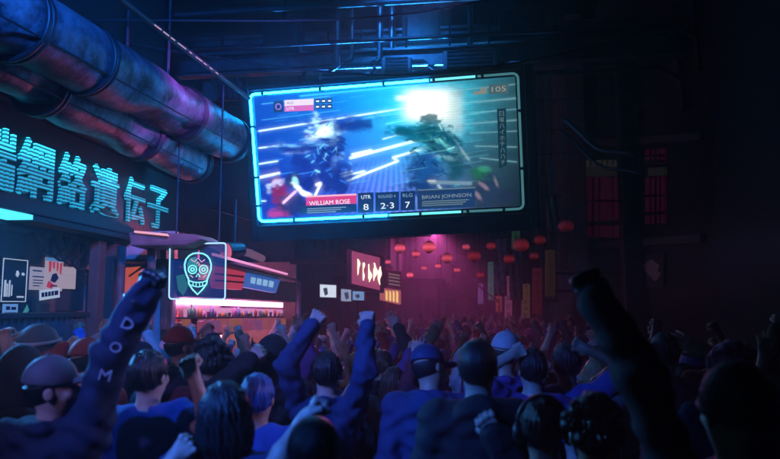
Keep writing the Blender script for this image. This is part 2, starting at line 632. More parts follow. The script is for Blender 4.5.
A0, A1 = at(45, 38, X=-3.25), at(226, 138, X=-3.15)
dA = (A1 - A0) / np.linalg.norm(A1 - A0)
tA = lambda px, py: (at(px, py, X=-3.2) - (A0 - dA * 5)) @ dA
duct('upper of two weathered ducts, streaked violet, its open end nearest the screen', A0 - dA * 5, A1, .31, [tA(88, 58), tA(180, 108), tA(20, 20), tA(226, 138) - .06, 1.5])
B0, B1 = at(20, 75, X=-3.62), at(190, 161, X=-3.5)
dB = (B1 - B0) / np.linalg.norm(B1 - B0)
tB = lambda px, py: (at(px, py, X=-3.55) - (B0 - dB * 5)) @ dB
duct('lower of two weathered ducts, blue and flaking, just above the cyan sign', B0 - dB * 5, B1, .27, [tB(47, 88), tB(140, 134), tB(190, 161) - .06, 2])

# dashed light strip and overhead rail
r0, r1 = at(150, 22, X=-2.75), at(216, 73, X=-2.75)
t = thing('light_rail', 'thin overhead rail with a broken dashed line of pink lights', 'lamp', (r0 + r1) / 2)
dd = (r1 - r0) / np.linalg.norm(r1 - r0)
MB().tube([r0 - dd * 2, r1 + dd * 1.2], .03, 8).out('rail', dark_metal, t)
L = np.linalg.norm(r1 - r0)
ds = MB()
for a, c in ((.02, .1), (.13, .2), (.23, .28), (.33, .44), (.5, .53), (.6, .7), (.73, .78), (.84, .88), (.95, .99)):
    ds.tube([r0 + dd * L * a + V3(.03, 0, -.015), r0 + dd * L * c + V3(.03, 0, -.015)], .006, 6)
ds.out('light_dash', emis('pink_dash', (.8, .45, .75), .55), t)

# ---- pinkish ledge canopy at the end of the sign
t = thing('ledge_canopy', 'brownish ledge canopy with a lit slot at the end of the cyan sign', 'canopy', at(165, 240, Y=7.5))
pts = [at(128, 232, Y=7.2), at(130, 246, Y=7.2), at(186, 246, Y=7.25), at(203, 239, Y=7.25), at(196, 234, Y=7.25)]
MB().slab(pts, .5).out('body', mat('ledge_brown', (.22, .12, .13), .6, 0, 4, .4, .2), t, bevel=.02)
pts = [at(134, 230.5, Y=7.17), at(134, 232.5, Y=7.17), at(168, 236, Y=7.17), at(166, 233.5, Y=7.17)]
MB().slab(pts, .04).out('light_slot', emis('pink_slot', (1, .45, .6), .8), t)
for px in (122, 152):
    a = at(px, 246, Y=7.5)
    MB().tube([a, (a[0], a[1], -.4)], .05, 10).out('post', rail_mat, t, True)
# service pipes beside the shop end
for k, (px, c) in enumerate(((116, (.3, .12, .14)), (131, (.4, .16, .14)), (142, (.14, .12, .16)))):
    a = at(px, 250, Y=8.1)
    pts = [(a[0], a[1], 0), (a[0], a[1], 2.2), (a[0] + .05, a[1] - .05, 2.35), (a[0] + .2, a[1] - .05, 2.45), (a[0] + .5, a[1] - .05, 2.47)]
    o = MB().tube(pts, .045 + .01 * k, 10).out('service_pipe', mat('pipe_paint%d' % k, c, .45, .2), None, True)
    tag(o, ['dull red service pipe bending at the top, nearest the shop posts', 'orange service pipe bending at the top, middle of three behind the raised fist', 'dark service pipe bending at the top, nearest the neon skull'][k], 'pipe', 'service pipes beside the shop')
a = at(127, 275, Y=8.0)
o = MB().slab([at(122, 268, Y=8.0), at(124, 300, Y=8.0), at(136, 290, Y=8.0), at(146, 266, Y=8.0)], .05).out('orange_placard', emis('orange_lit', (1, .16, .08), .4))
tag(o, 'glowing orange red placard seen behind the raised gloved fist', 'sign')
o = MB().slab([at(160, 232, Y=7.75), at(160, 330, Y=7.75), at(166, 330, Y=7.75), at(166, 232, Y=7.75)], .15).out('pillar', brown_wall, None, bevel=.01)
tag(o, 'slim brown pillar between the ledge canopy and the neon skull sign', 'pillar')

# ---- neon skull sign
YN = 7.55
c = at(197, 271, Y=YN)
t = thing('neon_skull_sign', 'square neon sign with a pale teal skull on a see-through panel', 'sign', c)
N3 = lambda px, py, d=0: at(px, py, Y=YN - d)
MB().slab([N3(169, 243), N3(168, 300), N3(226, 300), N3(227, 242)], .015).out('panel', glass_mat('neon_panel_glass', (.02, .1, .16), .45), t)


def rr_path(c4, rad, n=5):
    out = []
    k = len(c4)
    for i in range(k):
        p, a, b = c4[i], c4[i - 1], c4[(i + 1) % k]
        u = (a - p) / np.linalg.norm(a - p); w = (b - p) / np.linalg.norm(b - p)
        for s_ in np.linspace(0, 1, n):
            out.append(p + u * rad * (1 - s_) ** 2 + w * rad * s_ ** 2)
    return out


MB().tube(rr_path([N3(170, 244, .03), N3(169, 299, .03), N3(225, 299.5, .03), N3(226, 243, .03)], .04), .009, 8, closed=True).out('frame_tube', emis('neon_pale', (.4, .7, 1), 1.15), t, True)
sk = MB()
N4 = lambda px, py: N3(px, py, .04)
ctr = (198, 272)
outl = [(198, 253), (193, 253.6), (189, 255.8), (186, 259.5), (184.6, 264.5), (185, 270), (186.6, 275), (188.4, 279), (189, 284), (192.5, 289.5), (197.5, 294.5), (202.5, 289.5), (206.5, 284), (207.4, 279), (209, 275), (210.8, 270), (211.2, 264.5), (209.8, 259.5), (207, 255.8), (203, 253.6)]
sk.tube([N4(*p) for p in outl], .0095, 6, closed=True)
for cx, cy, ra in ((192.5, 269.5, 4.2), (203.5, 269.5, 4.2), (192.5, 269.5, 1.7), (203.5, 269.5, 1.7)):
    sk.tube([N4(cx + ra * math.cos(a), cy + ra * math.sin(a)) for a in np.linspace(0, 2 * PI, 15)[:-1]], .007, 6, closed=True)
sk.tube([N4(196, 277), N4(198, 273.5), N4(200, 277)], .006, 6)
sk.tube([N4(189, 280.5), N4(193, 282), N4(198, 282.5), N4(203, 282), N4(207, 280.5)], .007, 6)
sk.tube([N4(191, 285), N4(195, 286.5), N4(198, 287), N4(201, 286.5), N4(205, 285)], .006, 6)
for x in (193, 196, 199.5, 202.5):
    sk.tube([N4(x, 282), N4(x + .2, 286.5)], .005, 6)
sk.out('skull_tube', emis('neon_teal', (.22, .8, .85), 1.25), t, True)
MB().slab([N3(190, 258, .012), N3(187, 264, .012), N3(188, 272, .012), N3(196, 274, .012), N3(198, 262, .012), N3(195, 257, .012)], .01).out('glow_patch', emis('patch_teal', (.03, .45, .5), .45), t)
MB().slab([N3(199, 264, .012), N3(198, 280, .012), N3(206, 280, .012), N3(209, 272, .012), N3(208, 265, .012)], .01).out('glow_patch', emis('patch_pink', (.75, .3, .55), .35), t)
MB().slab([N3(176, 276, .012), N3(178, 290, .012), N3(183, 296, .012), N3(188, 286, .012), N3(184, 274, .012)], .01).out('glow_patch', emis('patch_teal2', (.02, .35, .45), .3), t)
dc = MB()
for pts in ([(191, 259.5), (194.5, 262), (198, 258), (201.5, 262), (205, 259.5)], [(196.5, 264), (198, 262), (199.5, 264), (198, 266)], [(190, 275), (193, 277.5)], [(206, 275), (203, 277.5)]):
    dc.tube([N4(*p) for p in pts], .005, 6)
dc.out('inner_tube', emis('neon_pink', (1, .55, .8), .8), t, True)
for px in (176, 219):
    a = N3(px, 243)
    MB().tube([a, (a[0], a[1], 4.6)], .012, 8).out('hanger', dark_metal, t)

# ---- bar kiosk
XK = -3.4
K = lambda px, py, dx=0: at(px, py, X=XK + dx)
ky0, ky1 = K(184, 300)[1], K(300, 300)[1]
kz = lambda px, py: K(px, py)[2]
t = thing('bar_kiosk', 'open bar kiosk with pink strip light, lit shelves and angled sign boards', 'kiosk', (XK, (ky0 + ky1) / 2, 0))
w = MB()
w.box((-5.2, ky0, 0), (-5.05, ky1, 3.3))
w.box((-5.2, ky0 - .1, 0), (XK - .1, ky0, 2.9))
w.box((-5.2, ky1, 0), (XK - .1, ky1 + .1, 2.9))
w.out('wall', mat('kiosk_wall', (.5, .38, .42), .6, 0, 4, .4), t)
MB().box((XK - .8, ky0 + .1, 0), (XK - .05, ky1, 1.12)).out('counter', mat('bar_wood', (.16, .08, .06), .5, 0, 5, .5), t, bevel=.01)
MB().box((XK - .85, ky0 + .1, 1.121), (XK, ky1, 1.16)).out('counter_top', steel, t)
for xa, xb, st_ in ((186, 213, 9.0), (214.5, 252, 7.0), (253.5, 283, 4.5)):
    fa, fb = (xa - 186) / 97, (xb - 186) / 97
    MB().slab([K(xa, 297.6 + 5.2 * fa), K(xa, 304 + 3.6 * fa), K(xb, 304 + 3.6 * fb), K(xb, 297.6 + 5.2 * fb)], .08).out('strip_light', emis('pink_strip%d' % xa, (1, .34, .7), st_), t)
MB().slab([K(187, 307, -.12), K(187, 317, -.12), K(283, 316, -.12), K(283, 309.5, -.12)], .05).out('glow_band', emis('glow_band_pink', (.8, .3, .62), .6), t)  # added glowing slab in place of light on the kiosk wall
for i, x in enumerate(range(190, 280, 11)):
    col_ = ((1, .3, .2), (.9, .16, .4), (.7, .2, .6), (1, .22, .3))[i % 4]
    hh_ = (319, 322, 320.5, 318)[i % 4]
    MB().slab([K(x, hh_, -.3), K(x, 333 - i * .5, -.3), K(x + 6.5 + i % 3, 333 - i * .5, -.3), K(x + 6.5 + i % 3, hh_ - .3, -.3)], .12).out('glowing_goods', emis('case_%d' % (i % 4), col_, .2), t)  # goods below the strip glow by themselves in place of falling light
hd = MB()
hd.slab([K(185, 268), K(185, 296.5), K(297, 302), K(297, 283)], .25)
hd.out('fascia', mat('kiosk_fascia', (.17, .1, .14), .6, 0, 3, .5, .2), t)
for yk, z in ((.1, 1.95), (.1, 1.68)):
    MB().box((-5.03, ky0 + .1, z - .3), (-4.75, ky1 - .1, z - .27)).out('shelf', steel, t)
sl = MB().box((-5.045, ky0 + .3, 2.0), (-5.0, ky1 - .3, 2.06)).out('shelf_light', emis('shelf_pink', (1, .25, .5), 25.0), t)
MB().box((-5.03, ky0 + .2, 1.2), (-5.0, ky1 - .2, 1.36)).out('shelf_light', emis('shelf_orange', (1, .3, .25), 8.0), t)
rf = MB().slab([K(213, 258.5, .5), K(213, 261.5, .5), K(296, 281, .5), K(296, 279, .5)], 1.4).out('roof', dark_metal, t)
MB().slab([K(214, 253, .53), K(214, 255.5, .53), K(288, 275, .53), K(288, 273.3, .53)], .03).out('roof_edge_light', emis('pink_edge', (1, .35, .7), .8), t)
rp = MB().slab([K(214, 266, .3), K(217, 288, .3), K(242, 290, .3), K(246, 270, .3)], .08).out('sign_board', emis('kiosk_red', (.85, .07, .14), .42), t)
tag(rp, 'slanted red lit sign board')
m_ = MB()
for a in (.32, .62):
    m_.slab([K(215 + a, 266 + 22 * a, .32), K(215.5, 267.5 + 22 * a, .32), K(244, 271.5 + 19 * a, .32), K(244, 270 + 19 * a, .32)], .01)
m_.out('sign_line', mat('dark_line', (.03, .01, .02), .6), t)
bp = MB().slab([K(248, 273, .3), K(245, 287, .3), K(276, 293, .3), K(281, 278, .3)], .08).out('sign_board', emis('kiosk_blue', (.06, .22, .85), .4), t)
tag(bp, 'slanted blue lit sign board')
m_ = MB()
for k in range(4):
    m_.slab([K(252 + k * 6, 277 + k * 1.2, .32), K(251 + k * 6, 283 + k * 1.2, .32), K(255 + k * 6, 284 + k * 1.2, .32), K(256 + k * 6, 278 + k * 1.2, .32)], .01)
m_.out('sign_line', emis('pale_blue_print', (.35, .65, 1), .6), t)
for px in (195, 299):
    a = K(px, 280, .25 if px > 250 else -.1)
    MB().tube([(a[0], a[1], 0), (a[0], a[1], 2.75 if px < 250 else 2.45)], .045, 10).out('pole', mat('pink_pole', (.4, .2, .3), .45, .2), t, True)
# awning rolls above
for px0, px1, py in ((198, 222, 240), (236, 262, 250)):
    a, c = K(px0, py, .3), K(px1, py + (px1 - px0) * .33, .3)
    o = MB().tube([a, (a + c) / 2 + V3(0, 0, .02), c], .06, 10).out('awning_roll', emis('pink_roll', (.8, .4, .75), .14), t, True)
MB().slab([K(186, 317.4, .02), K(186, 319, .02), K(284, 317.6, .02), K(284, 316.4, .02)], .3).out('front_shelf', steel, t)
bottle_cols = [(.5, .1, .08), (.6, .3, .08), (.1, .3, .2), (.5, .2, .4), (.2, .25, .5)]
k = 0
for z in (1.68, 1.41):
    y = ky0 + .5
    while y < ky1 - .4:
        cidx = random.randrange(5)
        h = random.uniform(.18, .26)
        o = MB().lathe([(.035, 0), (.037, h * .6), (.014, h * .78), (.013, h)], (-4.88, y, z - .03), 10).out('bottle', mat('bottle_glass%d' % cidx, bottle_cols[cidx], .2, 0, 4, .2), None, True)
        tag(o, 'small coloured bottle standing on the back shelf of the bar kiosk', 'bottle', 'bottles on the bar kiosk shelves')
        y += random.uniform(.3, .5)

x = 189.0
k = 0
while x < 282:
    c = K(x, 317.3 - (x - 186) * .0105, -.06)
    h = random.uniform(.07, .17)
    r_ = random.uniform(.022, .036)
    cidx = random.randrange(5)
    if k % 3 == 2:
        o = MB().lathe([(r_ * .8, 0), (r_ * 1.05, h * .6), (r_ * 1.0, h * .62), (r_ * .75, .01)], c, 12).out('cup', mat('cup_glaze%d' % (k % 2), ((.5, .45, .5), (.1, .06, .1))[k % 2], .3, 0, 4, .2), None, True)
        tag(o, 'small cup standing among the bottles on the front shelf of the bar kiosk', 'cup', 'cups on the front shelf of the bar kiosk')
    else:
        o = MB().lathe([(r_, 0), (r_ * 1.03, h * .62), (r_ * .42, h * .8), (r_ * .38, h)], c, 12).out('bottle', mat('bottle_glass%d' % cidx, bottle_cols[cidx], .2, 0, 4, .2), None, True)
        tag(o, 'small bottle standing in the row on the front shelf of the bar kiosk', 'bottle', 'bottles on the front shelf of the bar kiosk')
    x += random.uniform(2.2, 4.6)
    k += 1

# ---- monitors past the kiosk
for i, (px0, py0, px1, py1, Y, m_) in enumerate(((320, 284.5, 336, 297, 14.6, emis('mon_white', (.75, .85, 1), .8)), (341, 289, 351, 301, 15.5, emis('mon_blue', (.5, .6, .9), .45)), (352, 291, 364, 300, 16.2, emis('mon_cyan', (.25, .5, .9), .5)))):
    t = thing('wall_monitor', ['bright white wall monitor showing a grey shape, nearest the bar kiosk', 'pale narrow monitor between the white and the blue one', 'blue monitor just below the flame lettered sign'][i], 'monitor', at((px0 + px1) / 2, py1, Y=Y), 'monitors past the bar kiosk')
    MB().slab([at(px0 - 1, py0 - 1, Y=Y), at(px0 - 1, py1 + 1, Y=Y), at(px1 + 1, py1 + 1.5, Y=Y), at(px1 + 1, py0, Y=Y)], .1).out('case', black_plastic, t)
    MB().slab([at(px0, py0, Y=Y - .02), at(px0, py1, Y=Y - .02), at(px1, py1 + .5, Y=Y - .02), at(px1, py0 + .8, Y=Y - .02)], .015).out('display', m_, t)
    q = MB()
    q.slab([at(px0 + 3, py0 + 4, Y=Y - .03), at(px0 + 5, py1 - 1, Y=Y - .03), at(px0 + 8, py1 - 3, Y=Y - .03), at(px0 + 7, py0 + 3, Y=Y - .03)], .008)
    q.out('picture', emis('mon_grey', (.1, .14, .25), .3), t)
    a = at((px0 + px1) / 2, py1, Y=Y + .1)
    MB().box((a[0] - .03, a[1], -.4), (a[0] + .03, a[1] + .06, a[2])).out('stand', dark_metal, t)

# ---- left buildings further down the street
lb = thing('brick_block', 'dark tall block lining the street past the bar kiosk', 'building', (-4, 22, 0))
MB().box((-7, ky1 + .3, 0), (-3.6, 20, 9)).out('wall', navy_wall, lb)
for k in range(5):
    y = ky1 + 1 + k * 1.15
    MB().box((-3.6, y, 3.4), (-3.55, y + .6, 4.6)).out('window', mat('dark_pane', (.02, .02, .03), .65, 0, 3, .3), lb)
lb2 = thing('corner_block', 'hazy block at the far end of the street on the lantern side', 'building', (-3, 28, 0))
MB().box((-8, 20.2, -.4), (-2.2, 36, 9)).out('wall', concrete, lb2)
for k in range(5):
    MB().box((-2.2, 21 + k * 3, 3.2), (-2.15, 22.2 + k * 3, 4.6)).out('window', MATS['dark_pane'], lb2)

# ---- glyph light boxes
t = thing('flame_sign', 'square pink light box with five white flame-like strokes', 'sign', at(367, 272, Y=14))
MB().slab([at(351, 249, Y=14), at(351, 285, Y=14), at(384, 293, Y=15), at(384, 257, Y=15)], .12).out('box', mat('flame_box', (.2, .14, .24), .5), t)
MB().slab([at(352.5, 251, Y=13.97), at(352.5, 283.5, Y=13.97), at(382.8, 291, Y=14.97), at(382.8, 258.5, Y=14.97)], .02).out('panel', emis('flame_panel', (.8, .13, .34), .36), t)
fl = MB()
for i, x in enumerate((357.5, 363, 369, 374.5, 379.5)):
    Y = 13.93 + (x - 351) / 33
    o_ = (x - 352) * .24
    L_, R_ = [], []
    for v in np.linspace(0, 1, 9):
        ww = 1.9 * math.sin(PI * (v * .85 + .1)) * (1 + .45 * math.sin(9 * v + i))
        y = 260 + o_ + v * 18 - (2.5 if i in (0, 3) else 0)
        xx = x + .8 * math.sin(5 * v + i * 2)
        L_.append(at(xx - ww, y, Y=Y)); R_.append(at(xx + ww, y, Y=Y))
    fl = MB()
    for a in range(8):
        fl.slab([L_[a], L_[a + 1], R_[a + 1], R_[a]], .012)
    fl.out('stroke', emis('flame_white', (1, .66, .42), 2.2), t)
a = at(351, 262, Y=14.1)
MB().box((-3.6, a[1], a[2] - .04), (a[0], a[1] + .08, a[2] + .04)).out('bracket', dark_metal, t)
t = thing('amber_sign', 'small amber striped light box further down the street', 'sign', at(393, 296, Y=18))
MB().slab([at(383, 288, Y=18), at(383, 300, Y=18), at(401, 304.5, Y=19), at(401, 290.5, Y=19)], .1).out('panel', emis('amber_panel', (.8, .2, .2), .4), t)
q = MB()
for x in (386, 389.5, 393, 396.5):
    q.slab([at(x, 290.5, Y=17.96 + (x - 383) / 18), at(x, 299.5 + (x - 383) * .2, Y=17.96 + (x - 383) / 18), at(x + 1.8, 300 + (x - 383) * .2, Y=18.02 + (x - 383) / 18), at(x + 1.8, 291 + (x - 383) * .1, Y=18.02 + (x - 383) / 18)], .02)
q.out('stripe', emis('amber_stripe', (1, .6, .2), .9), t)
a = at(383, 294, Y=18.1)
MB().box((-3.6, a[1], a[2] - .04), (a[0], a[1] + .08, a[2] + .04)).out('bracket', dark_metal, t)
t = thing('slatted_board', 'grey board of pale lines between the flame sign and the small lantern', 'sign', at(394, 279, Y=19))
MB().slab([at(388, 270, Y=19), at(388, 286, Y=19), at(401, 288, Y=19.4), at(401, 272, Y=19.4)], .1).out('panel', mat('slat_board', (.12, .08, .1), .7), t)
q = MB()
for y in (273, 276, 279.5, 283):
    q.slab([at(389, y, Y=18.96), at(389, y + 1.6, Y=18.96), at(400, y + 3.4, Y=19.36), at(400, y + 1.8, Y=19.36)], .02)
q.out('line', emis('slat_line', (.6, .38, .4), .22), t)
a = at(388, 278, Y=19.1)
MB().box((-3.6, a[1], a[2] - .04), (a[0], a[1] + .08, a[2] + .04)).out('bracket', dark_metal, t)

# ---- paper lanterns strung across the street
lan = [(400, 248, 6.5, 13.5, .9), (416, 254, 5, 15, .8), (429, 247, 8, 12.5, .9), (447, 258, 6.5, 14, .6), (410, 275, 4.2, 19, 1.1), (474, 256, 8, 12.5, .3),
       (480, 275, 4.5, 17, .35), (521, 245, 9.5, 11.5, .2), (509, 259, 6.5, 13, .22), (540, 240, 7, 13, .12), (552, 222, 6, 14, .1), (566, 226, 9, 11, .08),
       (438, 266, 3.6, 20, .9), (424, 268, 3.2, 22, .8), (457, 270, 3.8, 20, .6), (466, 247, 4.5, 17, .5), (491, 246, 5.5, 15, .3), (497, 268, 4, 18, .3), (534, 256, 5.5, 15, .14), (388, 262, 3.4, 19, .9)]
lan_lab = ['pink lantern high and leftmost on the string, beside the screen corner', 'dim pink lantern hanging slightly lower, second on the string', 'largest bright pink lantern under the screen bottom edge',
           'rosy lantern hanging alone, right of the big bright one', 'tiny bright red lantern low above the crowd', 'broad dim red lantern over the diagonal stair', 'small dull red lantern below the broad dim one',
           'largest dark orange lantern near the screen corner', 'brownish lantern tucked under the dark orange one', 'very dim round lantern on the dark side of the screen', 'faint small lantern high on the dark side', 'faint large lantern furthest into the dark side',
           'tiny rosy lantern in the far haze, below the big pink one', 'tiniest rosy lantern in the far haze', 'tiny red lantern in the haze beside the stair landing', 'smallish red lantern close under the screen edge', 'dull red lantern between the two broad dim ones',
           'small brown red lantern low before the pale banner', 'faint lantern low on the dark side beside the greenish banner', 'tiny pink lantern beside the flame lettered sign']
for i, (px, py, r, Y, e) in enumerate(lan):
    c = at(px, py, Y=Y)
    R_ = r * .82 / F * Y
    t = thing('paper_lantern', lan_lab[i] + (' ' if 0 else ''), 'lantern', c, 'paper lanterns over the street')
    prof = [(R_ * .3, -R_ * .87)]
    for a in np.linspace(-1.25, 1.25, 19):
        prof.append((R_ * math.cos(a) * (1 + .025 * math.cos(a * 30)), R_ * .9 * math.sin(a)))
    prof.append((R_ * .3, R_ * .87))
    MB().lathe(prof, c, 32).out('shade', lantern_mat('lantern_red%d' % i, (1, .1, .17) if e > .45 else (1, .05, .07), e * (.85 if e > .45 else .42)), t, True)
    MB().lathe([(R_ * .38, R_ * .872), (R_ * .38, R_ * .95)], c, 14).out('cap', black_plastic, t)
    MB().lathe([(R_ * .38, -R_ * .95), (R_ * .38, -R_ * .872)], c, 14).out('base_ring', black_plastic, t)
    MB().tube([c + V3(0, 0, R_ * .95), (c[0], c[1], 5.4)], .006, 6).out('cord', black_plastic, t)
for i, Y in enumerate((11.25, 13.3, 15.5, 18)):
    o = MB().tube([(x, Y, 5.4 + .015 * (x - 0) ** 2 * .4) for x in np.linspace(-4.2, 3.6, 14)], .012, 6).out('lantern_wire', black_plastic)
    tag(o, ['dark wire carrying the dark orange lantern, nearest of four', 'dark wire carrying the big pink lantern, second of four', 'dark wire carrying the dim pink lanterns, third of four', 'dark wire carrying the tiny red lantern, farthest of four'][i], 'wire', 'wires across the street')

# ---- BIG SCREEN
TL, TR, BR, BL = V3(-2.945, 9.14, 4.977), V3(.805, 8.911, 5.08), V3(.875, 9.26, 3.295), V3(-2.875, 9.489, 3.192)
SR = (TR - TL) / np.linalg.norm(TR - TL)
SU = (TL - BL) / np.linalg.norm(TL - BL)
SN = np.cross(SR, SU)
SW, SH = np.linalg.norm(TR - TL), np.linalg.norm(TL - BL)
SC = (TL + BR) / 2
scr = thing('video_screen', 'huge hanging video screen with cyan neon edge showing a fight', 'screen', SC)


def sbox(r0, r1, u0, u1, n0, n1):
    mb = MB()
    P = lambda a, u, n: SC + SR * a + SU * u + SN * n
    i = len(mb.v)
    for n in (n0, n1):
        mb.v += [P(r0, u0, n), P(r1, u0, n), P(r1, u1, n), P(r0, u1, n)]
    mb.f += [(3, 2, 1, 0), (4, 5, 6, 7)] + [(k, (k + 1) % 4, 4 + (k + 1) % 4, 4 + k) for k in range(4)]
    return mb


hw, hh = SW / 2, SH / 2
hm = mat('screen_housing', (.03, .034, .042), .38, .4, 5, .4, .15, 20)
sbox(-hw - .02, hw + .22, -hh - .3, hh + .12, -.42, -.03).out('housing', hm, scr, bevel=.02)
for a in ((-hw - .14, -hw - .021, -hh - .3, hh + .12, -.38, .03), (hw + .08, hw + .2, -hh - .29, hh + .11, -.029, .05)):
    sbox(*a).out('side_rail', hm, scr, bevel=.015)
sbox(-hw - .02, hw + .07, -hh - .3, -hh - .06, -.028, .06).out('lower_rail', hm, scr, bevel=.015)
sbox(-hw - .02, hw + .07, hh + .05, hh + .13, -.028, .05).out('upper_rail', hm, scr, bevel=.015)

G = np.random.default_rng(3)


def paint(u, v, P):
    d = P - CAM
    z = d @ FW
    x = 390 + F * (d @ RT) / z
    y = 229.5 - F * (d @ UP) / z
    n = len(x)
    c = np.zeros((n, 3))

    def lerp(ks, cs, t):
        return np.stack([np.interp(t, ks, [q[i] for q in cs]) for i in range(3)], 1)
    top = lerp([255, 330, 400, 450, 520], [(.003, .055, .42), (.003, .15, .62), (.01, .47, .85), (.02, .2, .28), (.016, .05, .065)], x)
    bot = lerp([255, 300, 380, 430, 480, 522], [(.004, .03, .34), (.008, .035, .38), (.04, .13, .72), (.03, .1, .3), (.02, .035, .065), (.005, .016, .026)], x)  # lens vignette painted in: picture colours darken towards the right
    t = np.clip((y - 100) / 95, 0, 1)[:, None]
    c = top * (1 - t) + bot * t
    # arena floor: fine mesh tint with vanishing lines
    fl = np.clip((y - 150) / 40, 0, 1) * np.exp(-((x - 390) / 45) ** 2)
    c += (fl * .12 * (.5 + .5 * np.sin((x - 395) * 1.9 / (1 + (y - 140) / 60))))[:, None] * np.array([.8, .7, 1.2])

    def over(mask, col):
        nonlocal c
        m = np.clip(mask, 0, 1)[:, None]
        c = c * (1 - m) + np.array(col) * m

    def add(mask, col):
        nonlocal c
        c = c + mask[:, None] * np.array(col)

    def line(x0, y0, x1, y1, w, col, k=1.0, fade=0):
        dx, dy = x1 - x0, y1 - y0
        L = math.hypot(dx, dy)
        s = ((x - x0) * dx + (y - y0) * dy) / L
        e = np.abs((x - x0) * dy - (y - y0) * dx) / L
        end = 1 / (1 + np.exp(-np.clip((s + .5) / .5, -30, 30))) / (1 + np.exp(np.clip((s - L) / .5, -30, 30)))
        kk = 1.0 if not fade else np.interp(s, [0, L], [1, 1 - fade])
        over(np.exp(-(e / w) ** 4) * end * k * kk, col)
        add(np.exp(-(e / (w * 3)) ** 2) * end * .12 * k, col)

    def vnoise(X, Y, seed):
        g = np.random.default_rng(seed + 50).standard_normal((64, 64))
        X, Y = X % 63, Y % 63
        i, j = X.astype(int), Y.astype(int)
        a, e = X - i, Y - j
        a, e = a * a * (3 - 2 * a), e * e * (3 - 2 * e)
        return (g[i, j] * (1 - a) + g[i + 1, j] * a) * (1 - e) + (g[i, j + 1] * (1 - a) + g[i + 1, j + 1] * a) * e

    def blob(cx, cy, rx, ry, rot=0, edge=.16, wob=.18, seed=0):
        a = math.radians(rot)
        X = (x - cx) * math.cos(a) + (y - cy) * math.sin(a)
        Y = -(x - cx) * math.sin(a) + (y - cy) * math.cos(a)
        r = np.sqrt((X / rx) ** 2 + (Y / ry) ** 2)
        r = r + wob * (1.0 * vnoise(x / 9, y / 4.5, seed) + .6 * vnoise(x / 3.6, y / 2.2, seed + 9))
        return 1 / (1 + np.exp(np.clip((r - 1) / edge * 2, -30, 30)))

    cy_ = (.12, .7, 1.0)
    wh = (.75, 1.1, 1.25)
    # speed lines
    for a in ((259, 131, 405, 108, .9, wh, .8), (259, 148, 284, 145, .8, wh, .8), (259, 164, 278, 161, .8, wh, .8), (259, 177.5, 280, 173, 1.5, (.85, .95, 1.05), .9),
              (259, 201, 266, 201, .8, wh, .6), (262, 104, 330, 96, .6, cy_, .35), (350, 120, 408, 112, .6, cy_, .5), (300, 140, 320, 136, .5, cy_, .4),
              (300, 96, 405, 86, 1.1, (.05, .7, .9), .5), (262, 120, 340, 110, .5, cy_, .25)):
        line(*a)
    for a in ((350, 158, 418, 140, 1.5, wh, 1), (352, 154.5, 372, 150, 1.2, wh, .95), (346, 181, 398, 161, 1.2, wh, 1), (398, 161, 393, 157.5, 1.0, wh, .9), (393, 157.5, 424, 148.5, 1.2, wh, .95),
              (340, 177, 365, 171, 1.1, wh, .9), (340, 174, 352, 171, .8, wh, .7), (383, 139, 412, 131, .7, wh, .7), (386, 124, 410, 119, .8, cy_, .8)):
        line(*a)
    for a in ((440, 92, 517, 84, .7, 1), (455, 104, 517, 98, 1.2, .8), (470, 113, 517, 109, .6, 1), (465, 124, 517, 120, 1, 1), (470, 133, 517, 131, .6, .9), (475, 146, 517, 147, .8, .6), (480, 158, 517, 162, .8, .5)):
        line(a[0], a[1], a[2], a[3], a[4], (.12, .27, .3), .6)
    # left fighter
    nv = (.003, .018, .2)
    over(.85 * blob(345, 124, 30, 8, -4, .25, .2, 1), (.006, .05, .36))
    over(.9 * blob(326, 152, 17, 24, 5, .2, .25, 2), nv)
    over(.85 * blob(300, 150, 22, 7, 12, .3, .3, 3), (.02, .1, .45))
    over(.9 * blob(338, 176, 15, 13, -20, .3, .25, 4), nv)
    over(.8 * blob(315, 175, 14, 14, 15, .3, .25, 5), (.015, .05, .4))
    add(.5 * blob(292, 146, 12, 2, 5, .4, .2, 1), (.3, .7, 1)); add(.4 * blob(298, 152, 10, 1.6, -6, .4, .2, 2), (.5, .7, 1))
    add(.4 * blob(340, 157, 6, 3, -30, .4, .4, 3), (.2, .5, 1)); add(.35 * blob(322, 143, 8, 3, 10, .4, .4, 3), (.2, .6, 1))
    add(.25 * blob(333, 168, 3, 9, 10, .5, .4, 3), (.2, .5, 1))
    over(.9 * blob(324, 131, 12, 8, -10, .5, .6, 7), (.4, .8, 1.05))
    over(.9 * np.exp(-((x - 325) / 5) ** 2 - ((y - 130) / 3.6) ** 2), (1.2, 1.05, 1.1)); add(.5 * np.exp(-((x - 323) / 13) ** 2 - ((y - 132) / 2.2) ** 2), (.5, .8, 1.1))
    add(.5 * blob(316, 137, 9, 3, -20, .5, .3, 2), (.7, .8, 1))
    for a in ((334, 128, 372, 123, 5, nv, .8), (316, 146, 292, 151, 4, nv, .85), (292, 151, 279, 146, 3.5, nv, .8), (331, 170, 344, 193, 6, nv, .85), (320, 170, 305, 188, 6, nv, .85), (326, 138, 327, 170, 12, nv, .7)):
        line(*a)
    over(.75 * blob(322, 184, 26, 7, 4, .4, .35, 11), (.004, .02, .22)); over(.8 * blob(304, 164, 12, 9, 20, .4, .4, 12), (.004, .02, .24))
    # explosion
    over(.7 * blob(430, 112, 36, 28, 0, .5, .12, 2), (.06, .75, 1.0))
    sq = np.exp(-(np.abs(x - 428) / 23) ** 4) * np.exp(-(np.abs(y - 105) / 15.5) ** 4)
    over(1.0 * sq, (1.25, 1.3, 1.2))
    over(.95 * np.exp(-(np.abs(x - 405) / 9) ** 4) * np.exp(-(np.abs(y - 98) / 3) ** 4), (.7, 1, 1.05))
